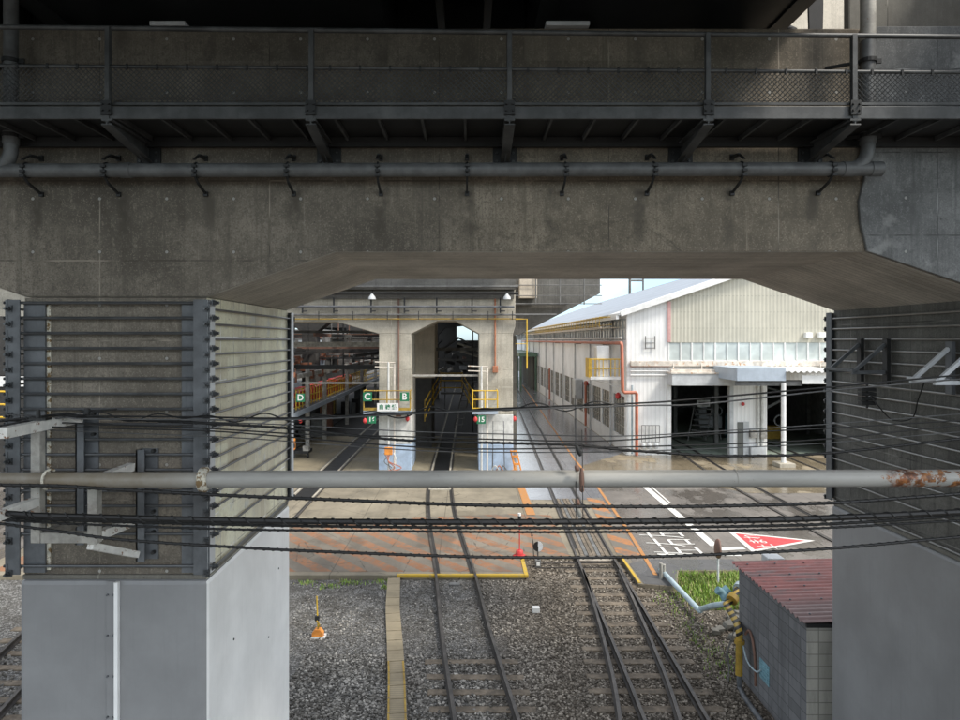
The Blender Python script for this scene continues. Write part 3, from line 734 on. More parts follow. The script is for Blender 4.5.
def g1():
    while True:
        y = random.uniform(17.0, 19.6); x = random.uniform(5.5, 8.6)
        if x > 5.75 + (y - 18.3) * .3 + max(0, 18.0 - y) * 0.5 + random.uniform(-.15, .2): return x, y
grass('grass_patch', g1, 9000, 0.04, 0.20, 'bright green grass patch beside the hut and the round mirror post')
cl = [(-3.2, 18.9, .5), (-3.9, 18.6, .35), (-2.5, 19.05, .25), (-4.6, 18.9, .3), (-2.33, 18.6, .12), (-3.5, 18.95, .3)]
def g2():
    c = random.choice(cl); return random.gauss(c[0], c[2] * .5), min(19.1, random.gauss(c[1], 0.1))
grass('weeds', g2, 420, 0.03, 0.10, 'sparse green weeds along the kerb left of the trough')
def g3():
    y = random.uniform(13.5, 18.3); return random.gauss(5.3 + (18.3 - y) * 0.03, 0.22), y
grass('dry_weeds', g3, 500, 0.03, 0.10, 'thin dry weeds in gravel right of the right hand track')

# ================================================================== NEAR VIADUCT
YN, YF = 7.25, 10.5
XL0, XL1, XR0, XR1 = -4.83, -2.85, 5.78, 8.3
prof = [(-16, 10.2), (-16, 7.76), (-6.3, 7.76), (XL0, 7.27), (XL1, 7.27), (-1.45, 7.76), (4.33, 7.76), (XR0, 7.26), (XR1, 7.26), (9.7, 7.76), (16, 7.76), (16, 10.2)]
o = MB().prism(prof, 'y', YN, YF).build('viaduct_crossbeam', ['c_front', 'c_soffit'], bevel=0.02)
face_mats(o, lambda n, c: 1 if n.z < -0.3 else 0)
tag(o, 'broad near concrete crossbeam spanning the picture behind the mesh walkway', 'crossbeam')
# repaired end on the right
jag = [(4.28, 10.2), (4.27, 9.4), (4.30, 9.1), (4.25, 8.75), (4.31, 8.6), (4.24, 8.3), (4.26, 8.05), (4.30, 7.9), (4.33, 7.765), (XR0 + 0.1, 7.24), (XR1, 7.24), (9.7, 7.75), (16, 7.76), (16, 10.2)]
o2 = MB().prism(jag, 'y', YN - 0.045, YN - 0.002).build('repair_facing', 'c_patch', o, bevel=0.008)

fy = [303 + 15.1 * i for i in range(12)] + [490, 505, 533, 565]
ROD_Z = [H - (y - 340) * 7.2 / F for y in fy]
def pier(x0, x1, label, inner, side_mat, jmat_side):
    t = thing('viaduct_pier', ((x0 + x1) / 2, (YN + YF) / 2, -0.12), label, 'bridge pier')
    ztop = 7.262; zj = 4.2
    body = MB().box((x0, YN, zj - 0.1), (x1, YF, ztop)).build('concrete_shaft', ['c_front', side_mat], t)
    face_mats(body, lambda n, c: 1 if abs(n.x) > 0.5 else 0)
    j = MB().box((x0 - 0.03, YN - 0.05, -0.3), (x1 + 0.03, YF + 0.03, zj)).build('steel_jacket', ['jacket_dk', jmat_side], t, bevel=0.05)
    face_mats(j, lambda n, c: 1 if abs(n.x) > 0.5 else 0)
    MB().box((x0 - 0.01, YN - 0.03, zj), (x1 + 0.01, YF + 0.01, zj + 0.05)).build('mortar_collar', 'c_shade', t, bevel=0.01)
    if x0 < 0:
        for yy, z in ((8.0, 3.2), (9.4, 2.6), (8.4, 1.7), (9.9, 3.4), (9.0, 0.9)):
            MB().cyl((x1 + 0.025, yy, z), (x1 + 0.038, yy, z), 0.014, 8).build('plug', 'steel_black', t)
        s = MB(); xs = -3.83
        s.box((xs - 0.075, YN - 0.066, -0.3), (xs + 0.02, YN - 0.052, zj - 0.01))
        sm = s.build('seam_plate', 'jacket_dk', t)
        MB().box((xs + 0.022, YN - 0.10, -0.3), (xs + 0.062, YN - 0.052, zj - 0.01)).build('seam_angle', 'jacket', t)
        for k in range(8):
            z = zj - 0.15 - k * 0.44
            b = MB(); b.cyl((xs - 0.06, YN - 0.066, z), (xs - 0.06, YN - 0.09, z), 0.011, 6); b.cyl((xs + 0.005, YN - 0.066, z), (xs + 0.005, YN - 0.09, z), 0.011, 6); b.build('bolt', 'steel_dark', sm)
    # corner angles, each with flanges on two faces
    for cx, sx in ((x0, -1), (x1, 1)):
        for cyy, sy in ((YN, -1), (YF, 1)):
            p = MB()
            fy_ = cyy + sy * 0.10; fx = cx + sx * (0.055 if x0 > 0 or sx > 0 else 0.13)
            p.box((fx, fy_, zj + 0.08), (fx - sx * 0.15, fy_ + sy * 0.018, ztop - 0.03))             # flange parallel to X
            p.box((fx, fy_, zj + 0.08), (fx + sx * 0.018, fy_ - sy * 0.15, ztop - 0.03))             # flange parallel to Y
            lit = (sx == inner and x0 < 0)  # inner flange takes a pale paint to carry the light falling on it
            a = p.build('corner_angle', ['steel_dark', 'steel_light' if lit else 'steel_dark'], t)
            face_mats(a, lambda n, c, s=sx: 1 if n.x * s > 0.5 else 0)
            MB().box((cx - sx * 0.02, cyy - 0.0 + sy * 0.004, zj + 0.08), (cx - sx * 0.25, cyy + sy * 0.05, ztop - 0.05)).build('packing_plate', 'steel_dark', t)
            if sy < 0 and sx < 0: MB().box((cx + 0.25, cyy - 0.004, zj + 0.1), (cx + 0.29, cyy - 0.02, ztop - 0.08)).build('sealant_strip', 'cement', t)
    xi = x1 if inner > 0 else x0
    for i, z in enumerate(ROD_Z):
        yf = YN - 0.085
        r = MB().cyl((x0 - 0.17, yf, z), (x1 + 0.17, yf, z), 0.016, 8).build('tie_rod', 'rod', t, smooth=True)
        for xx, s in ((x0 - 0.10, -1), (x1 + 0.10, 1)):
            b = MB(); b.cyl((xx, yf, z), (xx + s * 0.04, yf, z), 0.027, 6); b.cyl((xx + s * 0.03, yf, z), (xx + s * 0.065, yf, z), 0.016, 8); b.box((xx, yf - 0.035, z - 0.036), (xx + s * 0.012, yf + 0.04, z + 0.036)); b.build('anchor_nut', 'steel_nut', r)
        z2 = z - 0.065; xs = xi + inner * 0.05
        r = MB().cyl((xs, YN - 0.2, z2), (xs, YF + 0.2, z2), 0.013, 8).build('tie_rod', 'rod' if x0 < 0 else 'rod_light', t, smooth=True)
        for yy, s in ((YN - 0.12, -1), (YF + 0.12, 1)):
            b = MB(); b.cyl((xs, yy, z2), (xs, yy + s * 0.04, z2), 0.027, 6); b.cyl((xs, yy + s * 0.03, z2), (xs, yy + s * 0.07, z2), 0.016, 8); b.box((xs - 0.036, yy, z2 - 0.036), (xs + 0.036, yy + s * 0.012, z2 + 0.036)); b.build('anchor_nut', 'steel_nut', r)
    if x0 < 0:
        for i, z in enumerate(ROD_Z):
            xs = x0 - 0.09; z2 = z - 0.065
            r = MB().cyl((xs, YN - 0.2, z2), (xs, YF + 0.2, z2), 0.013, 8).build('tie_rod', 'rod', t, smooth=True)
            b = MB(); b.cyl((xs, YN - 0.12, z2), (xs, YN - 0.16, z2), 0.027, 6); b.cyl((xs, YN - 0.15, z2), (xs, YN - 0.19, z2), 0.016, 8); b.box((xs - 0.036, YN - 0.12, z2 - 0.036), (xs + 0.036, YN - 0.132, z2 + 0.036)); b.build('anchor_nut', 'steel_nut', r)
    return t
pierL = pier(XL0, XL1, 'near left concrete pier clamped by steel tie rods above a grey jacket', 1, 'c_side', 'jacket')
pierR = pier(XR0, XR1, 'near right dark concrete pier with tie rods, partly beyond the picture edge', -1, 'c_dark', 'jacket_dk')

# girders and decks overhead; unseen lengths sized for the shade they cast
def girder(x0, x1, z0, z1, y0, y1, label, ribs=True):
    t = thing('box_girder', ((x0 + x1) / 2, (y0 + y1) / 2, z0), label, 'girder')
    MB().box((x0, y0, z0), (x1, y1, z1)).build('girder_box', 'steel_girder', t, bevel=0.02)
    for xx in (x0 + 0.04, x1 - 0.04): MB().box((xx - 0.1, y0 + 0.01, z0 - 0.03), (xx + 0.1, y1 - 0.01, z0 - 0.004)).build('bottom_flange', 'steel_girder', t)
    for yy in (8.3,):
        for xx in (x0 + 0.5, x1 - 0.5): MB().box((xx - 0.22, yy - 0.25, 10.2), (xx + 0.22, yy + 0.25, z0 - 0.005)).build('bearing', 'int_grey', t)
    return t
girder(-13.0, -6.2, 10.46, 12.0, -1.0, 10.7, 'dark box girder overhead at the far left above the drainpipe')
girder(-4.75, -1.02, 10.46, 12.0, -1.0, 10.7, 'dark box girder overhead left of the middle of the picture')
girder(0.84, 3.66, 10.46, 12.0, -1.0, 10.7, 'dark box girder overhead right of the middle of the picture')
t = thing('viaduct_deck', (-5, 12, 12.0), 'dark viaduct deck slab with cross beams between the overhead girders', 'viaduct deck')
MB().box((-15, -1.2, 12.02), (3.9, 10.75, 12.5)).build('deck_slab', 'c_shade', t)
for yy in np.arange(1, 10.8, 2.1):
    for xa, xb in ((-6.15, -4.8), (-0.98, 0.8)): MB().box((xa, yy, 11.2), (xb, yy + 0.14, 11.95)).build('cross_beam', 'steel_girder', t)
MB().box((-6.19, 10.3, 10.5), (-4.76, 10.4, 12.0)).build('sky_gap_plate', 'steel_girder', t); MB().box((-1.01, 10.3, 10.5), (0.83, 10.4, 12.0)).build('sky_gap_plate', 'steel_girder', t)  # dark plates added to stop sky showing between the girders
for xa in (-5.5, -0.35, 0.25): MB().box((xa - 0.05, 0.6, 10.95), (xa + 0.05, 10.8, 11.15)).build('lateral_beam', 'steel_girder', t)
for px, py0, py1, pw in ((167, 20, 24, 36), (568, 22, 28, 44)):
    a = P(px, (py0 + py1) / 2, 7.18); hw = pw / 2 * 7.18 / F
    MB().box((a.x - hw, 7.18, 10.2), (a.x + hw, 7.5, 10.25)).build('bearing_shoe', 'steel_light', None, bevel=0.01)
    tag(bpy.context.scene.objects[-1] if False else COL.objects[-1], {167: 'pale bearing plate on crossbeam top near the upper left corner', 568: 'pale bearing plate on crossbeam top right of the picture centre', 119: 'thin pale bearing plate nearest the left drainpipe on crossbeam top'}[px], 'bearing plate')
t = thing('box_girder', (9, 5, 10.7), 'dark concrete girder overhead at the upper right corner', 'girder')
MB().box((6.35, 0.5, 10.75), (20, 11, 12.3)).build('girder_box', 'c_shade', t)
MB().beam((6.6, 6.0, 10.7), (8.0, 9.5, 10.7), 0.4, 0.12).build('lateral_beam', 'steel_girder', t)
o = MB().box((4.75, 8.3, 10.2), (14, 8.42, 11.9)).build('bearing_pedestal', 'c_shade', bevel=0.02)
tag(o, 'dark concrete bearing pedestal behind the right drainpipe on the crossbeam', 'pedestal')
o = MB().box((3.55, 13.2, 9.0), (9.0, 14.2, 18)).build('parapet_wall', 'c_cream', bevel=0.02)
tag(o, 'cream sunlit concrete wall glimpsed through the gap at top right', 'wall')
b = MB(); b.prism([(4.27, 10.2), (4.315, 10.2), (4.335, 10.62), (4.365, 10.62), (4.375, 10.2), (4.42, 10.2), (4.44, 10.9), (4.46, 14), (4.27, 14), (4.245, 11.0)], 'y', 8.3, 8.33)
tag(b.build('steel_post', 'black', bevel=0.01), 'black steel post silhouetted against the cream wall at top right', 'post')
b = MB(); b.cyl((4.02, 8.3, 10.2), (4.02, 8.3, 10.55), 0.03, 8, 0.06); b.lathe((4.02, 8.3, 10.5), [(0.05, 0), (0.09, 0.08), (0.08, 0.17), (0.02, 0.22)], 12)
tag(b.build('stop_bolt', 'black', smooth=True), 'small black bolt head silhouetted beside the post at top right', 'bolt')

# mesh walkway along the crossbeam
YW = 6.4
t = thing('inspection_walkway', (0, 6.8, 8.95), 'dark steel walkway with chain link railing bolted along the crossbeam', 'walkway')
MB().box((-12, YW + 0.02, 8.985), (12, 7.2, 9.01)).build('walkway_deck', 'steel_black', t)
MB().box((-12, YW, 8.93), (12, YW + 0.03, 9.05)).build('fascia', 'steel_rail', t, bevel=0.004)
b = MB(); b.box((-12, 7.14, 8.88), (12, 7.2, 8.98)); b.build('ledger', 'steel_black', t)
for x in np.arange(-11.8, 12, 0.42): MB().box((x, YW + 0.035, 8.935), (x + 0.025, 7.13, 8.983)).build('deck_rib', 'steel_rail', t)
MB().cyl((-12, YW + 0.03, 9.905), (12, YW + 0.03, 9.655), 0.024, 10).build('top_rail', 'steel_rail', t, smooth=True)
MB().cyl((-12, YW + 0.03, 9.505), (12, YW + 0.03, 9.335), 0.017, 10).build('mid_rail', 'steel_rail', t, smooth=True)
MB().box((-12, YW + 0.02, 9.07), (12, YW + 0.04, 9.095)).build('bottom_rail', 'steel_rail', t)
px_ = [-7.3, -5.4, -3.47, -1.51, 0.40, 2.31, 3.72, 5.62, 7.5]
for x in px_:
    pz = MB().box((x - 0.022, YW - 0.012, 8.9), (x + 0.022, YW - 0.002, 9.78 - x * .0104)); pz.cyl((x, YW + 0.03, 8.95), (x, YW + 0.03, 9.775 - x * .0104), 0.026, 8)
    p_ = pz.build('railing_post', 'steel_rail', t)
    b = MB(); b.box((x - 0.05, YW - 0.03, 8.96), (x + 0.05, YW - 0.013, 9.1))
    for z in (9.0, 9.06): b.cyl((x - 0.03, YW - 0.03, z), (x - 0.03, YW - 0.05, z), 0.01, 6); b.cyl((x + 0.03, YW - 0.03, z), (x + 0.03, YW - 0.05, z), 0.01, 6)
    b.build('post_clamp', 'steel_black', p_)
    br = MB(); br.box((x - 0.05, YW - 0.02, 8.905), (x + 0.05, 7.22, 8.925)); br.beam((x, YW - 0.02, 8.87), (x, 7.22, 8.73), 0.10, 0.014); br.prism([(YW - 0.015, 8.87), (7.22, 8.73), (7.22, 8.905), (YW - 0.015, 8.905)], 'x', x - 0.006, x + 0.006)
    br.prism([(7.0, 8.76), (7.22, 8.74), (7.22, 8.66)], 'x', x - 0.008, x + 0.008)
    br.build('bracket', 'steel_rail', t)
    pl = MB().box((x - 0.13, 7.222, 8.70), (x + 0.13, 7.248, 8.99)).build('wall_plate', 'steel_black', t)
    b = MB()
    for dx in (-0.09, 0.09):
        for z in (8.74, 8.83): b.cyl((x + dx, 7.222, z), (x + dx, 7.2, z), 0.013, 6)
    b.build('bolt', 'steel_rail', pl)
edges = [-12] + px_ + [12]
for i in range(len(edges) - 1):       # chain link, one panel per bay
    xa, xb = edges[i] + 0.03, edges[i + 1] - 0.03; z0, z1 = 9.095, 9.415 - (xa + xb) * .5 * .0071; pit_ = 0.05; hgt = z1 - z0
    if xb < -5.6 or xa > 5.7: continue
    b = MB(); k = int((xb - xa + hgt) / pit_) + 1; rr = 0.0042
    for j in range(k):
        for sgn in (1, -1):
            xs0 = xa - hgt + j * pit_ if sgn > 0 else xa + j * pit_
            p0 = [xs0, z0]; p1 = [xs0 + sgn * hgt, z1]
            def clipx(p, q, lim):
                t_ = (lim - p[0]) / (q[0] - p[0]); return [lim, p[1] + t_ * (q[1] - p[1])]
            if min(p0[0], p1[0]) >= xb or max(p0[0], p1[0]) <= xa: continue
            if p0[0] < xa: p0 = clipx(p0, p1, xa)
            if p1[0] < xa: p1 = clipx(p1, p0, xa)
            if p0[0] > xb: p0 = clipx(p0, p1, xb)
            if p1[0] > xb: p1 = clipx(p1, p0, xb)
            yy = YW + 0.03 + sgn * 0.004
            b.tube([(p0[0], yy, p0[1]), (p1[0], yy, p1[1])], rr, 4, caps=False)
    b.build('mesh_panel', 'rod', t)
    for x in np.arange(xa + 0.15, xb, 0.29): MB().beam((x, YW + 0.012, 9.385 - x * .0071), (x, YW + 0.012, 9.44 - x * .0071), 0.02, 0.01).build('mesh_tie', 'steel_black', t)

# drainpipe with its hangers
t = thing('drainpipe', (0, 7.0, 8.5), 'long grey drainpipe clamped under the walkway with risers at both ends', 'drainpipe')
zp0, zp1 = 8.585, 8.60
def zp(x): return zp0 + (x + 4.8) / 9 * (zp1 - zp0)
rp = 0.072
MB().cyl((-9, 7.0, zp(-9)), (4.34, 7.0, zp(4.34)), rp, 20).build('pipe_run', 'drain', t, smooth=True)
for x in (-3.6, 0.5, 4.0, 4.29): MB().cyl((x - 0.06, 7.0, zp(x)), (x + 0.06, 7.0, zp(x)), rp + 0.007, 20).build('coupling', 'drain', t, smooth=True)
for X0, top, s in ((4.21, 14, -1), (-4.81, 14, -1)):
    arc = [(X0 + s * (0.22 - 0.22 * math.cos(a)), 7.0 - 0.0, zp(X0) + 0.22 - 0.22 * math.sin(a)) for a in np.linspace(0, math.pi / 2, 9)]
    MB().tube([(X0, 7.0, top)] + arc, 0.07, 18).build('riser', 'drain', t, smooth=True)
    MB().cyl((X0, 7.0, 8.86), (X0, 7.0, 9.1), 0.079, 18).build('coupling', 'drain', t, smooth=True)
    if X0 > 0: MB().cyl((X0, 7.0, 9.95), (X0, 7.0, 14), 0.075, 18).build('upper_riser', 'galv', t, smooth=True)
    for z in (8.95, 9.735):
        b = MB(); b.cyl((X0, 7.0, z - 0.02), (X0, 7.0, z + 0.02), 0.086, 18); b.beam((X0 - 0.06, 7.02, z), (X0 - 0.32, 7.24, z + 0.02), 0.03, 0.03); b.beam((X0 + 0.07, 7, z), (X0 + 0.14, 7, z), 0.02, 0.05); b.build('riser_clamp', 'steel_black', t)
for px in (27, 107, 197, 288, 378, 467, 565, 653, 741, 830):
    x = (px - 468) * 7.0 / F; z = zp(x); b = MB()
    b.tube([(x, 7.0 + 0.078 * math.cos(a), z + 0.078 * math.sin(a)) for a in np.linspace(0, 2 * math.pi, 17)], 0.009, 6)
    b.beam((x, 6.92, z + 0.09), (x, 7.05, z + 0.17), 0.03, 0.012); b.beam((x, 7.05, z + 0.17), (x, 7.245, z + 0.19), 0.03, 0.03)
    b.beam((x, 6.92, z - 0.06), (x, 7.02, z - 0.13), 0.022, 0.014); b.beam((x, 7.02, z - 0.13), (x, 7.245, z - 0.2), 0.022, 0.022)
    b.box((x - 0.02, 7.22, z + 0.16), (x + 0.02, 7.248, z + 0.22)); b.box((x - 0.022, 7.22, z - 0.225), (x + 0.022, 7.248, z - 0.175))
    for k in range(3): b.box((x - 0.02, 6.90, z - 0.09 + k * 0.05), (x + 0.03, 6.925, z - 0.065 + k * 0.05))
    b.build('hanger', 'steel_black', t)

# ================================================================== LEFT BRACKET FRAME, MAIN PIPE, CABLES
t = thing('cable_bracket', (-4.0, 6.6, 4.8), 'rusty white and grey steel bracket frame bolted to the near left pier', 'bracket')
XA = -4.17; ya = YN - 0.12
def bar(a, b, w, h, mat, name='arm'): return MB().beam(a, b, w, h).build(name, mat, t, bevel=0.006)
bar((XA, 5.95, 5.965), (XA, ya, 5.965), 0.09, 0.10, 'white_rust')
bar((XA, 6.45, 4.84), (XA, 6.45, 5.91), 0.09, 0.09, 'galv', 'upright')
bar((XA + 0.05, 6.45, 5.44), (XA + 0.60, 6.45, 5.44), 0.09, 0.09, 'galv', 'crossbar')
bar((XA + 0.05, 6.45, 4.89), (XA + 0.60, 6.45, 4.89), 0.09, 0.10, 'galv', 'crossbar')
bar((XA + 0.55, 6.45, 4.83), (XA + 0.55, 6.45, 5.395), 0.09, 0.10, 'galv', 'upright')
bar((XA + 0.56, 6.50, 5.44), (XA + 0.56, ya, 5.44), 0.085, 0.085, 'white_rust')
bar((XA + 0.56, 6.50, 4.89), (XA + 0.56, ya, 4.85), 0.085, 0.09, 'white_rust')
bar((XA + 0.50, 6.46, 4.80), (XA + 0.62, ya, 4.50), 0.07, 0.07, 'white_rust', 'brace')
bar((XA, 5.55, 5.24), (XA, 6.41, 5.24), 0.085, 0.085, 'white_rust')
bar((XA, 6.5, 4.89), (XA, ya, 4.86), 0.08, 0.08, 'galv')
for x, z0, z1 in ((-4.12, 4.6, 6.02), (-3.47, 4.42, 5.62)):
    b = MB(); b.box((x - 0.09, ya, z0), (x - 0.075, ya + 0.12, z1)); b.box((x - 0.075, ya + 0.1, z0), (x + 0.1, ya + 0.12, z1)); b.box((x - 0.09, ya, z0), (x + 0.0, ya + 0.012, z1))
    c_ = b.build('mounting_channel', 'steel_dark', t)
    b = MB()
    for z in np.arange(z0 + 0.08, z1, 0.22): b.cyl((x + 0.06, ya + 0.1, z), (x + 0.06, ya + 0.05, z), 0.02, 6)
    b.build('bolt', 'steel_black', c_)
b = MB(); b.cyl((-4.2, 6.5, 6.02), (-4.2, 6.5, 6.12), 0.02, 8); b.box((-4.26, 6.45, 6.02), (-4.1, 6.55, 6.04)); b.build('cable_clip', 'steel_black', t)
b = MB(); b.cyl((-4.0, 6.99, 6.01), (-4.0, 6.99, 6.08), 0.03, 8); b.cyl((-4.06, 7.0, 6.05), (-3.7, 7.0, 6.07), 0.012, 6); b.build('cable_clip', 'steel_black', t)

YP = 6.2
zpipe = lambda px, y: H - (y - 340) * YP / F
t = thing('main_pipe', (0, YP, 5.4), 'large pale grey pipe crossing the whole picture, rusty near its right end', 'pipe')
xq = (203 - 468) * YP / F
MB().cyl((xq, YP, zpipe(205, 479.3)), (9.5, YP, zpipe(960, 477.3)), 0.079, 28).build('pipe_run', 'main_pipe', t, smooth=True)
MB().cyl((xq, YP, zpipe(205, 479.8)), (-3.9, YP, zpipe(55, 480)), 0.073, 28).build('pipe_run', 'main_pipe', t, smooth=True)
MB().cyl((-3.92, YP + 0.05, zpipe(50, 480)), (-9, YP + 0.05, zpipe(0, 480.5)), 0.062, 24).build('pipe_run', 'main_pipe', t, smooth=True)
zc = zpipe(205, 479.5)
MB().tube([(xq - 0.035, YP, zc), (xq - 0.02, YP, zc), (xq + 0.03, YP, zc), (xq + 0.06, YP, zc)], 0.1, 22, radii=[0.085, 0.112, 0.118, 0.09]).build('joint_collar', 'cement', t, smooth=True)
xh = (48 - 468) * YP / F
MB().tube([(xh + 0.05 * math.sin(a) * 0 + 0.05 * (1 - math.cos(a * 0.5)), YP - 0.09 * math.cos(a) * 1.0, zc + 0.09 * math.sin(a)) for a in np.linspace(-1.2, 2.2, 14)], 0.012, 8).build('pipe_strap', 'cement', t, smooth=True)
xr = (735 - 468) * YP / F; MB().cyl((xr - 0.004, YP, zpipe(735, 478)), (xr + 0.004, YP, zpipe(735, 478)), 0.081, 28).build('weld_ring', 'galv', t, smooth=True)

def cable(pts, r, label, mat='cable', Y=6.65, wrap=0.0, wave=None, cat='cable', ends=True, group=None):
    p = [P(x, y, Yp if Yp else Y) for x, y, *q in pts for Yp in [q[0] if q else None]]
    if ends:
        d0 = (p[0] - p[1]).normalized(); d1 = (p[-1] - p[-2]).normalized()
        p = [p[0] + d0 * 3.5] + p + [p[-1] + d1 * 3.5]
    s = spline(p, 14)
    o = MB().tube(s, r, 8).build('overhead_cable', mat, smooth=True, origin=s[len(s) // 2]); tag(o, label, cat, group)
    if wrap:
        acc = 0; hs = []; s2 = s; per = wrap
        L = [0.0]
        for i in range(1, len(s)): L.append(L[-1] + (s[i] - s[i - 1]).length)
        tot = L[-1]; n = int(tot / (per / 10)); arr = np.array([[q.x, q.y, q.z] for q in s]); ts = np.linspace(0, tot, n)
        pos = np.stack([np.interp(ts, L, arr[:, k]) for k in range(3)], 1)
        h = [(q[0], q[1] + (r + 0.001) * math.cos(6.283 * tt / per), q[2] + (r + 0.001) * math.sin(6.283 * tt / per)) for q, tt in zip(pos, ts)]
        MB().tube(h, max(0.003, r * 0.28), 5).build('lashing_wire', mat, o)
    if wave:
        amp, per, x0, x1 = wave
        L = [0.0]
        for i in range(1, len(s)): L.append(L[-1] + (s[i] - s[i - 1]).length)
        arr = np.array([[q.x, q.y, q.z] for q in s]); n = int(L[-1] / 0.03); ts = np.linspace(0, L[-1], n)
        pos = np.stack([np.interp(ts, L, arr[:, k]) for k in range(3)], 1)
        h = [(q[0], q[1] - 0.015, q[2] + amp * (0.6 * math.sin(6.283 * tt / per) + 0.4 * math.sin(6.283 * tt / per * 0.63 + 1))) for q, tt in zip(pos, ts) if x0 < q[0] < x1]
        MB().tube(h, r * 0.8, 6).build('loose_wire', mat, o)
    return o
cable([(0, 426), (60, 414), (95, 416), (200, 417), (290, 418), (400, 413), (500, 408.5), (640, 403), (690, 399.5), (825, 387.5), (960, 375)], 0.009, 'topmost thin black cable with a wavy loose wire twisted around it', wave=(0.05, 0.55, -4.5, 1.6), Y=6.7)
cable([(0, 430), (60, 418), (95, 419), (290, 419.5), (400, 414.2), (500, 410), (640, 405.5), (700, 404), (825, 391), (960, 379)], 0.008, 'thin grey wire directly under the topmost wavy cable', 'wire_grey', Y=6.66)
cable([(0, 421), (60, 415), (95, 418), (200, 423), (290, 428.5), (400, 440), (500, 443), (575, 445), (625, 450), (700, 455), (750, 456), (830, 453), (960, 439)], 0.013, 'medium black cable sagging lowest just above the main pipe', Y=6.72, wrap=0.12)
cable([(95, 424), (200, 428), (300, 434), (400, 436.5), (500, 439.5), (600, 441), (700, 434.5), (830, 428), (960, 420.5)], 0.007, 'thin black wire second below the wavy cable, rising to the right', Y=6.76)
cable([(95, 428), (210, 431), (300, 438), (400, 446), (480, 449), (600, 447.5), (725, 444), (825, 439), (960, 425)], 0.007, 'thin black wire closest above the medium black cable on the right', Y=6.6)
cable([(0, 485), (60, 486), (125, 490), (240, 496), (340, 500), (440, 504), (520, 505.8), (640, 506.6), (720, 506), (840, 502.5), (960, 494)], 0.015, 'black lashed cable directly below the main pipe', wrap=0.085, Y=6.0)
cable([(0, 513), (40, 515.5), (240, 520.5), (400, 522), (520, 522), (640, 521.3), (760, 520), (840, 517.5), (960, 512)], 0.027, 'thickest black cable bundle in the lower group', wrap=0.16, Y=5.95)
cable([(0, 517), (40, 519.5), (240, 524.8), (400, 527.2), (520, 528), (640, 527.7), (760, 526), (840, 523.5), (960, 516)], 0.013, 'black cable just beneath the thickest cable bundle', wrap=0.09, Y=6.05)
cable([(0, 520), (88, 524.5), (240, 529.5), (400, 531.2), (520, 532.2), (640, 531.7), (760, 530), (840, 527.3), (960, 520.5)], 0.0105, 'slim black cable second from the bottom of the lower group', wrap=0.08, Y=6.1)
cable([(0, 523.5), (60, 531.5), (125, 540), (240, 547.5), (310, 551), (440, 556), (520, 557.5), (640, 557), (760, 552.5), (840, 547.8), (960, 537)], 0.013, 'lowest black lashed cable sagging over the hatched crossing', wrap=0.08, Y=6.0)
cable([(180, 421), (290, 425), (400, 431), (500, 434), (620, 436), (720, 431), (830, 424), (960, 414)], 0.0055, 'thinnest dark wire just under the grey wire pair on the right side', 'wire_grey', Y=6.8)
cable([(95, 432), (240, 438), (400, 449.5), (480, 452), (600, 452), (725, 448), (825, 443), (960, 432)], 0.0055, 'thinnest dark wire hugging the underside of the medium black cable', 'wire_grey', Y=6.82)
# hanger tying pipe and cables together
t = thing('cable_hanger', P(579, 480, 6.2), 'vertical wire hanger with insulators holding cables to the main pipe', 'cable hanger')
Yh = 6.08
MB().tube([P(575.5, 395, 6.4), P(575.7, 445, 6.3), P(576, 520, 5.95)], 0.004, 6).build('hanger_wire', 'cable', t)
MB().tube([P(582, 430, 6.4), P(582.5, 470, 6.1), P(583, 520, 5.95)], 0.004, 6).build('hanger_wire', 'cable', t)
for (x0, y0, x1, y1, mt) in ((577, 446, 580.5, 456, 'cable'), (576, 465, 578, 471, 'brown'), (581.5, 468, 582, 490, 'brown'), (577, 499, 578, 506, 'brown'), (577.5, 507, 580.5, 517, 'galv'), (581, 486, 582.5, 492, 'brown')):
    a, c = P(x0, y0, 6.07), P(x1, y1, 6.07); MB().tube([a, a.lerp(c, .3), a.lerp(c, .7), c], 0.02, 10, radii=[0.012, 0.022, 0.022, 0.012]).build('insulator', mt, t, smooth=True)
MB().tube([(P(582, 480, YP).x, YP - 0.084 * math.cos(a), zpipe(582, 478.6) + 0.084 * math.sin(a)) for a in np.linspace(0, 6.283, 21)], 0.008, 6).build('pipe_band', 'black', t)

# brackets on the right pier
def rbracket(y0, y1, z, label, mat, mat2):
    t = thing('wall_bracket', (XR0, y0, z), label, 'bracket')
    xw = XR0 - 0.11
    for y in (y0, y1):
        MB().beam((xw - 0.42, y, z - 0.25), (xw, y, z + 0.12), 0.045, 0.045).build('strut', mat, t, bevel=0.004)
        MB().beam((xw - 0.45, y, z - 0.26), (xw, y, z - 0.26), 0.045, 0.05).build('arm', mat, t, bevel=0.004)
        MB().box((xw - 0.0, y - 0.05, z - 0.42), (xw + 0.05, y + 0.05, z + 0.2)).build('wall_plate', mat2, t)
    MB().beam((xw - 0.44, y0 - 0.05, z - 0.235), (xw - 0.44, y1 + 0.05, z - 0.235), 0.05, 0.04).build('cross_arm', mat, t, bevel=0.004)
    return t
rbracket(9.05, 9.65, 6.62, 'dark steel cable bracket on the right pier, nearer its far corner', 'steel_dark', 'steel_black')
rbracket(7.45, 7.85, 6.58, 'pale steel cable bracket on the right pier at the picture edge', 'steel_light', 'steel_dark')
b = MB()
b.tube(spline([P(870, 395, 8.7), P(880, 408, 8.6), P(893, 420, 8.4), P(912, 418, 8.2), P(918, 400, 8.0), P(924, 383, 7.8)], 8), 0.008, 6)
tag(b.build('looped_wire', 'cable', smooth=True), 'drooping black wire loop hanging between the two right pier brackets', 'wire')
t = thing('terminal_block', P(868, 395, 8.8), 'black terminal clamps stacked below the dark right pier bracket', 'terminal clamps')
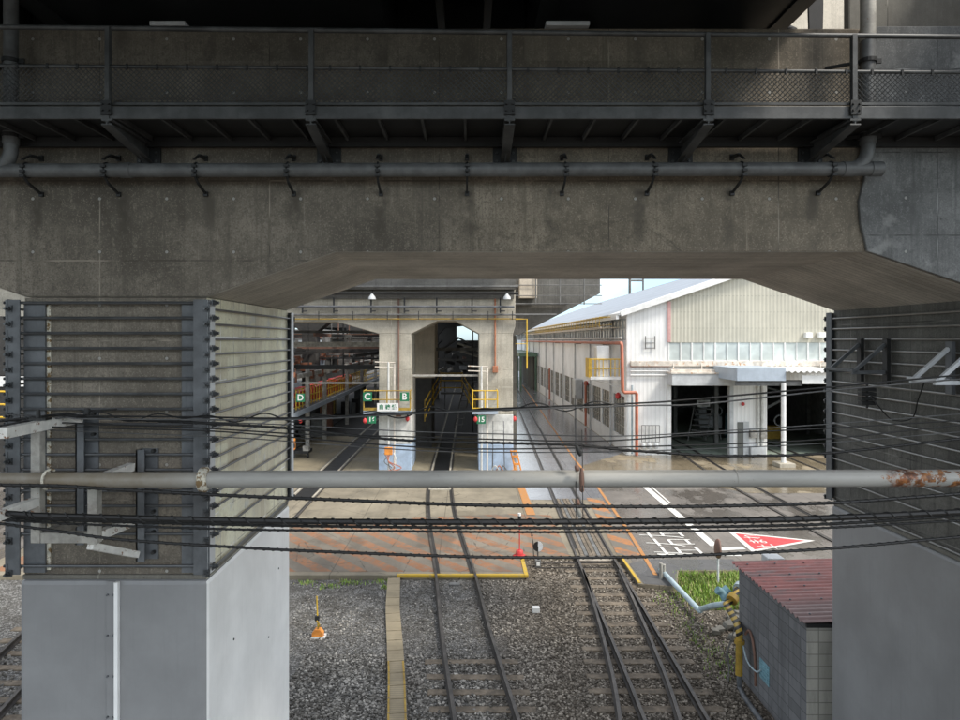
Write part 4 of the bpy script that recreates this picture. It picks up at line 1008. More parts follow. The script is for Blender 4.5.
for k in range(4): MB().box(P(862, 388 + k * 4.5, 8.8), P(872, 391 + k * 4.5, 8.9)).build('clamp', 'steel_black', t, bevel=0.005)
MB().cyl(P(867, 384, 8.85), P(867, 408, 8.85), 0.015, 8).build('spindle', 'steel_black', t)

# ================================================================== FOREGROUND FURNITURE
# hut
HX, HY0, HY1, HZ = 5.60, 11.0, 13.75, 2.12
t = thing('hut', (7.2, 12.4, -0.12), 'small concrete block hut with faded red corrugated roof beside right pier', 'hut')
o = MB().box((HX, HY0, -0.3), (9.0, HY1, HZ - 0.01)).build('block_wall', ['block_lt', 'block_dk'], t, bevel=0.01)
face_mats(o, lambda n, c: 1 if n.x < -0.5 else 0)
# corrugated roof, waves run along X
b = MB(); n = 150; ya_, yb_ = HY0 - 0.10, HY1 + 0.12
rows = []
for i in range(n + 1):
    y = ya_ + (yb_ - ya_) * i / n; z = HZ + 0.045 + 0.024 * math.sin(2 * math.pi * (y - ya_) / 0.155)
    rows.append((y, z))
vs = []; fs = []
for (y, z) in rows: vs += [(HX - 0.10, y, z), (9.1, y, z + 0.10), (HX - 0.10, y, z - 0.006), (9.1, y, z + 0.094)]
for i in range(n):
    a = i * 4; c = a + 4
    fs += [(a, a + 1, c + 1, c), (a + 2, c + 2, c + 3, a + 3), (a, c, c + 2, a + 2)]
b.add(vs, fs); rf = b.build('roof', 'hut_roof', t, smooth=True)
b = MB()
for y in np.arange(HY0 + 0.2, HY1, 0.62):
    for x in (5.75, 6.3, 6.9): b.lathe((x + random.uniform(-.02, .02), y, HZ + 0.06 + (x - HX) * 0.03), [(0.02, 0), (0.02, 0.012), (0.006, 0.02)], 8)
b.build('roof_bolt', 'steel_dark', rf)
MB().box((HX - 0.02, HY0 - 0.05, HZ - 0.06), (9.0, HY0 - 0.001, HZ + 0.005)).build('eaves_board', 'steel_black', t)
b = MB(); b.prism([(12.35, 0.35), (12.75, 0.35), (12.75, 0.72), (12.35, 0.72)], 'x', HX - 0.012, HX - 0.002)
for k in range(5): b.box((HX - 0.03, 12.38, 0.40 + k * 0.07), (HX - 0.012, 12.72, 0.425 + k * 0.07))
b.build('vent_grille', 'teal', t)
b = MB(); b.box((6.35, 14.05, -0.1), (6.7, 14.4, 2.18)); 
tag(b.build('cabinet', 'canopy', bevel=0.02), 'pale metal cabinet top peeking above the hut roof', 'cabinet')

# pipe and valve assembly beside the hut
t = thing('valve_pipework', (4.9, 15, -0.1), 'pale blue pipe with striped yellow valve pipework left of the hut', 'pipework')
g = lambda x, y, z=0.05: G(x, y, z)
e0 = P(726, 604, 15.1)
MB().tube(spline([g(660, 570, .12), g(664, 573, .12), g(696, 607, .12), g(701, 609, .14), P(712, 606, 15.6), e0], 8), 0.068, 14).build('blue_pipe', 'bluepipe', t, smooth=True)
y0_ = 15.1; yv = 13.2
MB().tube(spline([P(727, 604, y0_), P(733, 598, y0_ + .1), P(737, 590, y0_ + .3), P(741, 584, y0_ + .6)], 6), 0.07, 14).build('elbow', 'stripe', t, smooth=True)
MB().tube(spline([e0, P(730, 611, 14.6), P(736, 622, 13.8), P(739, 630, yv), P(739.5, 636, yv)], 6), 0.068, 14).build('striped_pipe', 'stripe', t, smooth=True)
MB().cyl(P(739.5, 633, yv), P(739, 675, yv), 0.068, 14).build('riser', 'yellow_dk', t, smooth=True)
MB().cyl(P(739.5, 640, yv), P(739.5, 643.5, yv), 0.1, 14).build('flange', 'yellow_dk', t, smooth=True)
MB().tube([P(739, 675, yv), P(739.5, 688, yv), P(745, 698, yv - .4), P(762, 722, yv - 1.3)], 0.05, 10).build('drain_pipe', 'steel_dark', t, smooth=True)
MB().cyl(P(731.5, 600.5, y0_), P(734, 597, y0_ + .07), 0.13, 16).build('flange', 'yellow_dk', t, smooth=True)
MB().cyl(P(738, 589, y0_ + .3), P(740, 586, y0_ + .45), 0.12, 16).build('flange', 'bluepipe', t, smooth=True)
MB().tube(spline([P(726, 600, y0_ + .5), P(722, 593, y0_ + .6), P(717, 590, y0_ + .6)], 5), 0.09, 12, radii=None).build('pump_body', 'teal', t, smooth=True)
MB().cyl(P(722, 597, y0_ + .7), P(730, 590, y0_ + .7), 0.15, 14).build('motor', 'teal', t, smooth=True)
MB().tube(spline([(5.5, yv, .95), (5.56, yv - .05, 1.05), (5.57, yv - .2, .9), (5.57, yv - .3, .55), (5.57, yv - .32, .1)], 6), 0.025, 8).build('hose', 'brown', t, smooth=True)
MB().tube(spline([(5.42, yv - .05, .85), (5.48, yv - .15, .5), (5.54, yv - .4, .42), (5.57, yv - .55, .52)], 6), 0.016, 8).build('hose', 'bluepipe', t, smooth=True)
MB().tube(spline([P(735, 628, yv), P(728, 650, yv + .2), P(729, 668, yv + .3), P(728, 690, yv + .2)], 6), 0.012, 6).build('hose', 'int_grey', t, smooth=True)
MB().tube(spline([P(733, 640, yv + .2), P(726, 655, yv + .3), P(731, 668, yv + .3)], 6), 0.010, 6).build('hose', 'int_grey', t, smooth=True)
# rubble by the pipework
rb = MB()
for k in range(14):
    c = G(random.uniform(715, 745), random.uniform(612, 640), -.05); s = random.uniform(.05, .15)
    vs = [c + Vector((dx * s * random.uniform(.5, 1.2), dy * s * random.uniform(.5, 1.2), dz * s * random.uniform(.4, 1))) for dx, dy, dz in ((-1, -1, -.3), (1, -1, -.3), (1, 1, -.3), (-1, 1, -.3), (-1, -1, 1), (1, -1, 1), (1, 1, 1), (-1, 1, 1))]
    rb.add(vs, [(0, 3, 2, 1), (4, 5, 6, 7), (0, 1, 5, 4), (1, 2, 6, 5), (2, 3, 7, 6), (3, 0, 4, 7)])
stuff(tag(rb.build('rubble', 'c_shade'), 'dark broken concrete rubble under the valve pipework', 'rubble'))
# guard post at the pipe end
b = MB(); q = G(661, 579); b.cyl((q.x, q.y, -.1), (q.x, q.y, .45), .05, 10); b.cyl((q.x + .12, q.y + .1, -.1), (q.x + .12, q.y + .1, .38), .04, 10)
tag(b.build('stub_post', 'galv', smooth=True), 'short weathered stub posts at the upper end of the pale blue pipe', 'post')

# mirror post
q = Vector((7.05, 18.75, -0.1))
t = thing('traffic_mirror', q, 'round brown backed mirror seen edge on atop a thin pale post in the grass', 'mirror')
MB().cyl(q, q + Vector((0, 0, 1.1)), 0.032, 10).build('post', 'steel_light', t, smooth=True)
c = q + Vector((0, -0.02, 1.02)); nn = Vector((-0.95, 0.13, 0.03)).normalized()
prof_ = [(-0.03, 0.26), (0.01, 0.275), (0.05, 0.25), (0.09, 0.14), (0.10, 0.02)]
MB().tube([c + nn * a for a, r in prof_], 0.2, 24, radii=[r for a, r in prof_]).build('mirror_head', 'brown', t, smooth=True)
# red base marker
q = G(519.5, 556.5)
t = thing('marker_post', q, 'red round based marker post with a thin red rod at crossing edge', 'marker post')
MB().lathe(q, [(0.21, 0), (0.21, 0.03), (0.17, 0.06), (0.12, 0.07), (0.11, 0.18), (0.08, 0.21)], 20).build('base', 'red', t, smooth=True)
MB().cyl(q + Vector((0, 0, .2)), q + Vector((0, 0, 1.02)), 0.017, 8).build('rod', 'red', t, smooth=True)
MB().cyl(q + Vector((0, 0, 1.02)), q + Vector((0, 0, 1.28)), 0.05, 10).build('lamp_head', 'steel_black', t, smooth=True)
MB().cyl(q + Vector((0, 0, 1.28)), q + Vector((0, 0, 1.36)), 0.05, 10).build('cap', 'white', t, smooth=True)
MB().cyl(q + Vector((0, 0, 1.12)), q + Vector((0, 0, 1.17)), 0.054, 10).build('band', 'yellow', t, smooth=True)
# point indicator
q = G(538, 567, -0.1)
t = thing('point_indicator', q, 'small black and white point indicator on a stub post beside the turnout', 'point indicator')
MB().box(q + Vector((-.08, -.08, 0)), q + Vector((.08, .08, .22))).build('base', 'int_grey', t, bevel=.01)
MB().box(q + Vector((-.05, -.085, .06)), q + Vector((.05, -.081, .18))).build('number_plate', 'white', t)
MB().cyl(q + Vector((0, 0, .2)), q + Vector((0, 0, .62)), .016, 8).build('spindle', 'steel_black', t, smooth=True)
c = q + Vector((0, 0, .62))
def disc_half(s, mat, nm): 
    pts = [c + Vector((s * .15 * math.sin(a), 0, .15 * math.cos(a))) for a in np.linspace(0, math.pi, 12)]
    MB().prism([(p.x, p.z) for p in pts], 'y', c.y - .012, c.y + .012).build(nm, mat, t)
disc_half(-1, 'black', 'disc_black'); disc_half(1, 'steel_light', 'disc_white')
b = MB(); q2 = G(534, 560, -.1); b.tube([q2, q2 + Vector((-.02, 0, .35)), q2 + Vector((-.06, 0, .75))], .012, 6); b.cyl(q2 + Vector((-.06, 0, .75)), q2 + Vector((-.06, 0, .79)), .03, 8)
tag(b.build('lever', 'steel_black'), 'thin black lever rod standing left of the point indicator', 'lever')
# yellow ground signal
q = G(318, 637, -0.12)
t = thing('ground_marker', q, 'yellow marker with thin yellow rod standing on gravel near left pier', 'marker')
MB().prism([(q.x - .13, q.z), (q.x + .13, q.z), (q.x + .13, q.z + .11), (q.x + .06, q.z + .2), (q.x - .06, q.z + .2), (q.x - .13, q.z + .11)], 'y', q.y - .08, q.y + .08).build('base', 'orange', t, bevel=.01)
MB().box(q + Vector((-.14, -.1, 0)), q + Vector((.18, .12, .035))).build('foot', 'white', t)
MB().cyl(q + Vector((0, 0, .18)), q + Vector((-.03, 0, .95)), .016, 8).build('rod', 'yellow', t, smooth=True)
MB().box(q + Vector((-.07, -.04, .38)), q + Vector((.03, .04, .5))).build('clamp', 'steel_black', t, bevel=.01)
MB().tube(spline([q + Vector((0, -.03, .2)), q + Vector((.04, -.04, .3)), q + Vector((-.02, -.05, .4))], 5), .018, 6).build('chain', 'yellow_dk', t)
# small white block
q = G(536, 612, -.12); b = MB().box(q + Vector((-.09, -.08, 0)), q + Vector((.09, .08, .13)))
tag(b.build('marker_block', 'white', bevel=.012), 'small white marker block lying on gravel between the two tracks', 'marker block')
q = G(455, 585, -.12); b = MB().box(q + Vector((-.16, -.1, 0)), q + Vector((.14, .1, .05)))
tag(b.build('slab', 'int_grey', bevel=.012), 'small pale concrete slab between the centre rails by the kerb', 'slab')

# ================================================================== FAR VIADUCT BENT
YB, YB2 = 34.8, 37.8
prof = [(-34, 11.5), (-34, 7.75), (-20, 7.75), (-16.6, 7.1), (-14.8, 7.1), (-12.4, 7.75), (-6.85, 7.75), (-4.66, 7.12), (-2.98, 7.12), (-1.62, 7.80), (-0.68, 7.80), (0.575, 7.12), (2.35, 7.12), (2.47, 7.5), (2.47, 11.5)]
o = MB().prism(prof, 'y', YB, YB2).build('viaduct_crossbeam', ['c_far', 'c_soffit'], bevel=0.03)
face_mats(o, lambda n, c: 1 if n.z < -0.3 else 0)
tag(o, 'far pale concrete crossbeam with chamfered arches over the shed bays', 'crossbeam')
def column(x0, x1, label, painted=True):
    t = thing('viaduct_pier', ((x0 + x1) / 2, (YB + YB2) / 2, 0), label, 'bridge pier')
    MB().box((x0, YB, 2.9), (x1, YB2, 7.118)).build('shaft', 'c_far', t, bevel=.03)
    MB().box((x0 - .012, YB - .012, 1.35), (x1 + .012, YB2 + .012, 2.898)).build('painted_band', 'offwhite', t, bevel=.03)
    MB().box((x0 - .016, YB - .016, -.05), (x1 + .016, YB2 + .016, 1.348)).build('painted_base', 'paleblue', t, bevel=.03)
    return t
column(-4.66, -2.98, 'far concrete column between left and middle bays with pale blue foot')
column(0.575, 2.35, 'far concrete column right of the middle bay, white painted below')
column(-16.6, -14.8, 'far concrete column mostly hidden behind the near left pier')
# lamps, conduits, pipes on the crossbeam
t = thing('conduit_rack', (-2, YB - .3, 8.5), 'grey conduits and hangers running along the far crossbeam face', 'conduits')
MB().cyl((-16, YB - .25, 8.12), (4.6, YB - .25, 8.12), .05, 10).build('conduit', 'int_grey', t, smooth=True)
MB().cyl((-16, YB - .35, 8.55), (2.4, YB - .35, 8.52), .06, 10).build('conduit', 'steel_dark', t, smooth=True)
MB().box((-16, YB - .14, 8.95), (2.4, YB - .03, 9.4)).build('lower_shade_band', 'c_dark', t)  # dark strip standing for shade on the upper beam face
MB().box((-16, YB - .45, 9.42), (2.44, YB - .03, 10.4)).build('upper_shade_band', 'c_dark', t)  # second dark box, deck shade on the beam put into its colour
MB().cyl((-16, YB - .55, 9.2), (2.6, YB - .55, 9.2), .07, 8).build('conduit', 'steel_black', t, smooth=True)
MB().cyl((-16, YB - .6, 9.55), (2.6, YB - .6, 9.55), .05, 8).build('conduit', 'int_grey', t, smooth=True)
MB().cyl((-16, YB - .2, 7.88), (2.5, YB - .2, 7.9), .03, 8).build('yellow_pipe', 'yellow_dk', t, smooth=True)
for px in (304, 335, 372, 405, 437, 472, 500): 
    x = (px - 468) * YB / F
    b = MB(); b.beam((x, YB - .3, 8.2), (x, YB - .3, 9.0), .08, .08); b.beam((x, YB - .36, 8.3), (x + .25, YB - .36, 8.3), .06, .06); b.build('hanger', 'steel_black', t)
for px in (320, 354, 388, 419, 453, 488, 512):
    x = (px - 468) * YB / F; MB().beam((x, YB - .28, 7.85), (x, YB - .28, 8.3), .04, .04).build('hanger', 'steel_black', t)
for px, lb in ((372, 'white bell lamp on the far crossbeam above the left bay'), (507, 'white bell lamp at the right end of the far crossbeam')):
    c = P(px, 297, YB - .6); t = thing('bell_lamp', c, lb, 'lamp')
    MB().lathe(c, [(.2, -.12), (.18, 0), (.1, .1), (.04, .17)], 14).build('shade', 'canopy', t, smooth=True); MB().beam(c + Vector((0, .02, .2)), c + Vector((0, .3, .35)), .05, .05).build('arm', 'steel_black', t)
t = thing('handrail_frame', P(520, 330, 34.9), 'yellow pipe frame standing right of the far crossbeam end', 'handrail')
MB().tube([(2.5, YB + .2, 7.9), (3.1, YB + .2, 7.9), (3.1, YB + .2, 5.3)], .035, 8).build('frame_pipe', 'yellow', t)
MB().cyl((2.5, YB + .2, 6.6), (3.1, YB + .2, 6.6), .022, 6).build('rung', 'yellow', t)
for (x, z0, z1, r, mt, lb) in ((-3.62, 2.9, 11, .04, 'brown', 'brown vertical conduit on the far column left of middle bay'), (1.42, 5.2, 11, .045, 'terracotta', 'terracotta vertical conduit on the far right column'),):
    t = thing('conduit', (x, YB - .08, z0), lb, 'conduit')
    MB().cyl((x, YB - .08, z0), (x, YB - .08, z1), r, 8).build('tube', mt, t, smooth=True)
    MB().box((x - .14, YB - .2, z0 - .1), (x + .14, YB - .02, z0 + .25)).build('junction_box', mt, t, bevel=.02)
# white pipes with orange boxes and hoses at the column feet
for i, (px, ytop, lb) in enumerate(((388.5, 362, 'white pipe standard with orange box and hoses at left bay column'), (481.5, 366, 'white pipe standard with looped brackets at middle bay column'))):
    x = (px - 468) * (YB - .5) / F; ztop = H - (ytop - 340) * (YB - .5) / F
    t = thing('pipe_standard', (x, YB - .5, 0), lb, 'pipe standard')
    MB().cyl((x, YB - .5, 0), (x, YB - .5, ztop), .055, 10).build('pole', 'offwhite', t, smooth=True)
    MB().cyl((x + .3, YB - .5, 0), (x + .3, YB - .5, ztop - .1), .045, 10).build('pole', 'rusty', t, smooth=True)
    for dz in (0, .25): 
        MB().tube([(x - .7, YB - .5, ztop - dz), (x + .35, YB - .5, ztop - dz - .04)], .03, 8).build('top_arm', 'rusty', t, smooth=True)
    if i == 0: 
        MB().box((x - .18, YB - .75, .9), (x + .22, YB - .55, 1.3)).build('switch_box', 'orange', t, bevel=.03)
        for k in range(5):
            s = spline([(x + random.uniform(-.2, .3), YB - .7, 1.0), (x + random.uniform(-.5, .6), YB - .8, .6), (x + random.uniform(-.6, .8), YB - .8, .25), (x + random.uniform(-.6, .6), YB - .8, .02)], 6)
            MB().tube(s, .025, 6).build('hose', ('offwhite', 'redpipe', 'steel_dark', 'int_grey', 'redpipe')[k], t, smooth=True)
    else:
        b = MB()
        for k in range(3):
            b.tube([(x + .55 + k * .02, YB - .4, 0), (x + .6, YB - .35, 1.6 + k * .5), (x + 1.15, YB - .35, 1.6 + k * .5), (x + 1.2, YB - .4, 0)], .02, 6)
        b.build('wire_outline', 'steel_dark', t)
        for k in range(3):
            MB().tube(spline([(x + .5 + k * .25, YB - .6, .05), (x + .7 + k * .2, YB - .7, .35), (x + .95 + k * .2, YB - .6, .02)], 6), .03, 6).build('hose', ('offwhite', 'terracotta', 'int_grey')[k], t, smooth=True)
# orange stand right of column
t = thing('orange_barrier', G(516, 474), 'leaning orange barrier at the foot of the far right column', 'barrier')
q = Vector((2.55, 34.3, 0))
for dx in (0, .3): MB().beam(q + Vector((dx - .1, 0, 0)), q + Vector((dx - .35, .1, 1.1)), .08, .05).build('leg', 'orange', t)
for z in (.4, .8, 1.05): MB().beam(q + Vector((-.12 - z * .22, 0, z)), q + Vector((.22 - z * .22, 0, z)), .05, .1).build('rail', 'orange', t)
# little railed platforms and signs
def balcony(px0, px1, lb, rail_mat='yellow'):
    x0, x1 = (px0 - 468) * (YB - .9) / F, (px1 - 468) * (YB - .9) / F; z0 = 3.22; y0 = YB - 1.0
    t = thing('railed_platform', ((x0 + x1) / 2, y0, z0), lb, 'platform')
    MB().box((x0, y0, z0 - .2), (x1, YB - .03, z0)).build('floor', 'canopy_blue', t, bevel=.01)
    MB().box((x0, y0 - .03, z0), (x1, y0, z0 + .14)).build('toe_board', rail_mat, t)
    for z in (.55, 1.0):
        MB().tube([(x0 + .03, YB - .05, z0 + z), (x0 + .03, y0, z0 + z), (x1 - .03, y0, z0 + z), (x1 - .03, YB - .05, z0 + z)], .03, 8).build('rail', rail_mat, t)
    for x in (x0 + .03, (x0 + x1) / 2, x1 - .03): MB().cyl((x, y0, z0), (x, y0, z0 + 1.0), .035, 8).build('stanchion', rail_mat, t)
    return t
balcony(363.5, 411, 'yellow railed platform on the far column carrying signs C and B', 'yellow_dk')
balcony(472, 498, 'bright yellow railed platform on the far column right of the middle bay')
def sign(ch, px0, px1, py0, py1, Y, lb, mat='green', tm='white', size=.8):
    a, c = P(px0, py1, Y), P(px1, py0, Y)
    t = thing('sign', ((a.x + c.x) / 2, Y, a.z), lb, 'sign')
    MB().box((a.x, Y, a.z), (c.x, Y + .03, c.z)).build('plate', mat, t, bevel=.004)
    mw = Matrix.Translation(((a.x + c.x) / 2, Y - .004, (a.z + c.z) / 2)) @ Matrix.Rotation(R(90), 4, 'X')
    hgt = c.z - a.z; text_mesh(ch, hgt * size * 1.25, 'lettering', tm, t, mw, 1.0, hgt * .02)
    return t
ys_ = YB - 1.1
sign('C', 363, 372, 392.3, 401.3, ys_, 'green sign with white letter C')
sign('B', 400, 409, 392.3, 401.3, ys_, 'green sign with white letter B')
sign('D', 296, 304.8, 393.6, 402, 36.0, 'green sign with white letter D')
sign('16', 367.5, 376, 415.8, 423.5, ys_, 'green sign reading sixteen, hung below sign C at the left bay', size=.68)
sign('15', 476.8, 485.6, 415.5, 423.8, ys_, 'green sign reading fifteen, hung below the bright yellow railed platform', size=.68)
sign('自 検 線', 377, 398.5, 403.2, 411.3, ys_ - .05, 'white board with green characters between signs C and B', 'white', 'green', .5)
for px, py, Y, lb in ((365, 420, ys_, 'small red lamp under sign C, left edge of its platform'), (475.5, 418.5, ys_, 'small red lamp under the bright yellow railed platform, at the middle bay edge'), (407.5, 418, YB - .1, 'small red lamp on the far column under sign B'), (514.5, 418, YB + .4, 'small red lamp right of the far right column'), (300.5, 420, 36.0, 'small red lamp below sign D')):
    c = P(px, py, Y); t = thing('warning_lamp', c, lb, 'lamp'); MB().lathe(c + Vector((0, 0, -.1)), [(.03, -.08), (.1, 0), (.1, .12), (.04, .2)], 12).build('lens', 'red', t, smooth=True); MB().box(c + Vector((-.04, 0, .1)), c + Vector((.04, .12, .16))).build('mount', 'steel_black', t)
# beige gate bars across bay opening
o = MB().beam((-2.95, YB + .3, 4.93), (.55, YB + .3, 4.93), .08, .1).build('height_bar', 'galv'); tag(o, 'pale horizontal bar across the middle bay opening', 'bar')

# ---- shed beyond the bent
sheet('shed_floor', [(-60, 47), (2.0, 47), (2.0, 112), (-60, 112)], 'groove', Z2)  # dark sheet over the floor stands for shade deep in the shed
o = MB().box((2.0, 38.3, 0), (2.18, 112, 10.6)).build('light_stop_wall', 'c_cream'); tag(o, 'unseen wall added behind the far right column to stop and bounce light', 'wall')  # added out of view to stop side light and bounce some back
for i, (x0, x1, y, z, w_, mt, lb) in enumerate((
    (-30, -5.2, 41, 7.3, .12, 'int_grey', 'highest grey pipe crossing the left bay'), (-30, -5.2, 44, 6.5, .16, 'brown', 'brown girder crossing the left bay below the highest pipe'),
    (-30, -5, 49, 6.0, .2, 'interior', 'dark girder crossing deep inside the left bay'), (-4.7, .7, 44, 6.2, .14, 'int_grey', 'grey bar crossing the middle bay below its arch'),
    (-4.7, .7, 50, 5.3, .12, 'int_grey', 'lower grey bar deep inside the middle bay'))):
    o = MB().beam((x0, y, z), (x1, y, z), w_, w_ * 1.4).build('cross_pipe' if 'pipe' in lb else 'cross_bar', mt); tag(o, lb, 'pipe' if 'pipe' in lb else 'bar')
t = thing('inner_pier', (-3.4, 41, 0), 'pale concrete wall pier inside the middle bay on its left', 'pier')
MB().box((-3.6, 42, 4.4), (-2.1, 46, 9.5)).build('upper_pier', 'c_cream', t, bevel=.03); MB().box((-3.5, 42.1, 0), (-2.3, 45.9, 4.38)).build('lower_pier', 'interior', t)  # cream upper part stands in for light missing inside the bay
t = thing('hung_sheets', (.2, 52, 6.4), 'pale sloping roof sheets hung on the right inside the middle bay', 'roof sheets')
MB().prism([(-.8, 6.6), (1.2, 5.9), (1.2, 5.78), (-.8, 6.48)], 'y', 50, 56).build('upper_sheet', 'c_far', t); MB().prism([(-.6, 6.0), (1.2, 5.45), (1.2, 5.35), (-.6, 5.9)], 'y', 50, 56).build('lower_sheet', 'c_far', t)
for x in (.3, .75): MB().box((x, 49, 0), (x + .1, 49.1, 7.6)).build('post', 'steel_black', t)

struct_roof = MB().box((-34, 38.2, 10.6), (-17, 112, 11.2)).box((-5.0, 39.1, 10.6), (2.2, 112, 11.2)).box((-16.99, 39.1, 10.6), (-5.01, 41, 11.2)).build('shed_roof', 'interior'); tag(struct_roof, 'dark roof slab over the shed bays behind the far columns', 'roof')  # slab out of view; opening over the left bay made to let light in
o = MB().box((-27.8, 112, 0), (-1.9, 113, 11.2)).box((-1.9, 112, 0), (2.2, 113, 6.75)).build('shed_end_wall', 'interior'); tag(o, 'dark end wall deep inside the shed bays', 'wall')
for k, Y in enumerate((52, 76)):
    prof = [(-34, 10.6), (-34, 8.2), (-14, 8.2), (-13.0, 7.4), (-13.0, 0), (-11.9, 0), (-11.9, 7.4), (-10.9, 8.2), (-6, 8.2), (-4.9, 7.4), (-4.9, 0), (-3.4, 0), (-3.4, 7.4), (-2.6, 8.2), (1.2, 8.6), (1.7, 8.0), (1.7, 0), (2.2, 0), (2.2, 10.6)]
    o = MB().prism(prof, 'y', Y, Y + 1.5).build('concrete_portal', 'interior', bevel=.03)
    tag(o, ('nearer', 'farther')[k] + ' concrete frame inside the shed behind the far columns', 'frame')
t = thing('lean_to_roof', (-.6, 62, 6), 'small pale gabled roof inside the middle bay below the sky gap', 'roof')
MB().prism([(-2.2, 6.2), (-.9, 7.1), (.6, 6.3), (.6, 6.18), (-.9, 6.95), (-2.2, 6.05)], 'y', 58, 68).build('roof_sheet', 'int_grey', t)
MB().box((-2.1, 60, 5.6), (-2.0, 66, 6.05)).build('gutter', 'int_grey', t)
for x in (-2.05, .5): MB().box((x - .05, 59, 0), (x + .05, 59.1, 6.1)).build('post', 'int_grey', t)
t = thing('gangway_rail', (-1, 42, 2.6), 'dirty yellow handrails of a bridge across the middle bay', 'handrail')
for z in (3.0, 3.5, 4.0): 
    MB().tube([(-2.6, 40, z - .9), (-1.9, 46, z + .5), (-.4, 46, z + .5), (.45, 40, z - .6)], .04, 8).build('rail', 'yellow', t)
for p in ((-2.6, 40, 1.9), (-2.25, 43, 2.6), (-1.9, 46, 3.3), (-.4, 46, 3.3), (0.05, 43, 2.7), (.45, 40, 2.1)):
    MB().cyl(p, (p[0], p[1], p[2] + 1.3), .04, 8).build('stanchion', 'yellow_dk', t)
MB().beam((-1.9, 46.3, 3.1), (-.4, 46.3, 3.1), .6, .12).build('walk_board', 'int_grey', t)
t = thing('stair_ladder', (-.3, 43.5, 0), 'steep grey ladder inside the middle bay', 'ladder')
for dx in (0, .5): MB().beam((-.9 + dx, 44, 1.0), (-.2 + dx, 45.5, 4.0), .08, .05).build('stringer', 'int_grey', t)
for k in range(8): f = k / 8; MB().beam((-.9 + .7 * f, 44 + 1.5 * f, 1.2 + 3 * f), (-.4 + .7 * f, 44 + 1.5 * f, 1.2 + 3 * f), .08, .04).build('tread', 'int_grey', t)
# raised platform in the left bay
XP = -9.66; ZP = 2.72
t = thing('raised_platform', (-11, 50, 0), 'raised work platform with grey edge beam on posts in the left bay', 'platform')
MB().box((XP - 3.2, 37, ZP - .18), (XP, 95, ZP)).build('deck', 'int_grey', t)
MB().box((XP, 36, ZP - .25), (XP + .08, 95, ZP + .03)).build('edge_beam', 'canopy_blue', t)
for y in (40.4, 45.2, 53.5, 61, 70, 80): MB().box((XP - .2, y - .12, 0), (XP + .04, y + .12, ZP - .26)).build('post', 'galv', t); 
for y in (40.4, 45.2, 53.5, 61, 70, 80): MB().box((XP - .2, y - .12, ZP + .01), (XP + .04, y + .12, 5.0)).build('upper_post', 'galv', t)
t = thing('platform_railing', (XP, 45, ZP), 'dirty yellow railing with dense uprights along the raised platform', 'railing')
for z in (.12, .6, 1.15): MB().cyl((XP - .35, 36.5, ZP + z), (XP - .35, 75, ZP + z), .04, 6).build('rail', 'yellow', t)
for y in np.arange(36.5, 66, .75): MB().cyl((XP - .35, y, ZP), (XP - .35, y, ZP + 1.15), .035, 6).build('upright', 'yellow', t)
for i, (y0, y1) in enumerate(((39.5, 44), (45.5, 51.5), (53, 60))):
    b = MB()
    b.prism([(XP - 1.5, ZP), (XP - .8, ZP), (XP - .8, ZP + .85), (XP - 1.0, ZP + 1.0), (XP - 1.5, ZP + 1.0)], 'y', y0, y1)
    o = b.build('equipment_case', 'red', bevel=.05); tag(o, ('nearest', 'middle', 'farthest')[i] + ' of three red equipment cases on the raised platform', 'equipment case')
    b = MB()
    for y in np.arange(y0 + .3, y1 - .2, .6): b.box((XP - .798, y, ZP + .5), (XP - .78, y + .35, ZP + .75))
    b.build('label_plate', 'orange', o)
t = thing('overhead_beam', (XP, 45, 4.7), 'pale overhead beam along the raised platform with hanging boxes', 'beam')
MB().box((XP - .1, 36, 4.62), (XP + .12, 95, 4.86)).build('beam', 'galv', t)
for y in (36.6, 40.8, 43.5, 48, 54, 58, 66): MB().box((XP - .15, y, 4.42), (XP + .16, y + .4, 4.95)).build('hanging_box', 'terra_dk', t, bevel=.03)
t = thing('overhead_beam', (-13, 45, 5.2), 'second overhead beam with brown boxes deeper in the left bay', 'beam')
MB().box((-13.1, 38.5, 5.2), (-12.9, 95, 5.4)).build('beam', 'brown', t)
for y in np.arange(39, 60, 2.3): MB().box((-13.2, y, 5.0), (-12.8, y + .4, 5.6)).build('hanging_box', 'terra_dk', t, bevel=.03)
for i, x in enumerate((-13.7, -12.3, -11.2)):
    o = MB().cyl((x, 39 + i * 1.5, 0), (x, 39 + i * 1.5, 10), .07, 8).build('hanging_pipe', 'int_grey', smooth=True); tag(o, ('leftmost', 'middle', 'rightmost')[i] + ' of three thin vertical pipes in the left bay', 'pipe')
o = MB().beam((-9.6, 38, 4.35), (-5, 38, 4.35), .08, .12).build('height_bar', 'galv'); tag(o, 'pale horizontal bar across the left bay opening', 'bar')
rg = random.Random(5)
t = thing('overhead_steelwork', (-10, 50, 5), 'tangle of dark overhead steel beams, hangers and pipes filling the left bay', 'steelwork')
for k in range(16):
    y = 40 + k * 2.6; z = rg.uniform(5.0, 7.4)
    MB().beam((-28, y, z), (-5.2, y, z + rg.uniform(-.1, .1)), rg.choice((.1, .16, .24)), rg.choice((.12, .2, .3))).build('beam', rg.choice(('steel_black', 'brown', 'int_grey', 'interior', 'galv')), t)
for k in range(8):
    x = rg.uniform(-14, -6); z = rg.uniform(5.2, 7.2)
    MB().beam((x, 39, z), (x, 90, z), .12, .2).build('runway_beam', rg.choice(('brown', 'int_grey', 'steel_black')), t)
for k in range(26):
    x = rg.uniform(-18, -6); y = rg.uniform(39.5, 66); z = rg.uniform(3.6, 5.6)
    MB().cyl((x, y, z), (x, y, 8.5), rg.uniform(.03, .07), 6).build('hanger', rg.choice(('steel_black', 'int_grey', 'brown')), t)
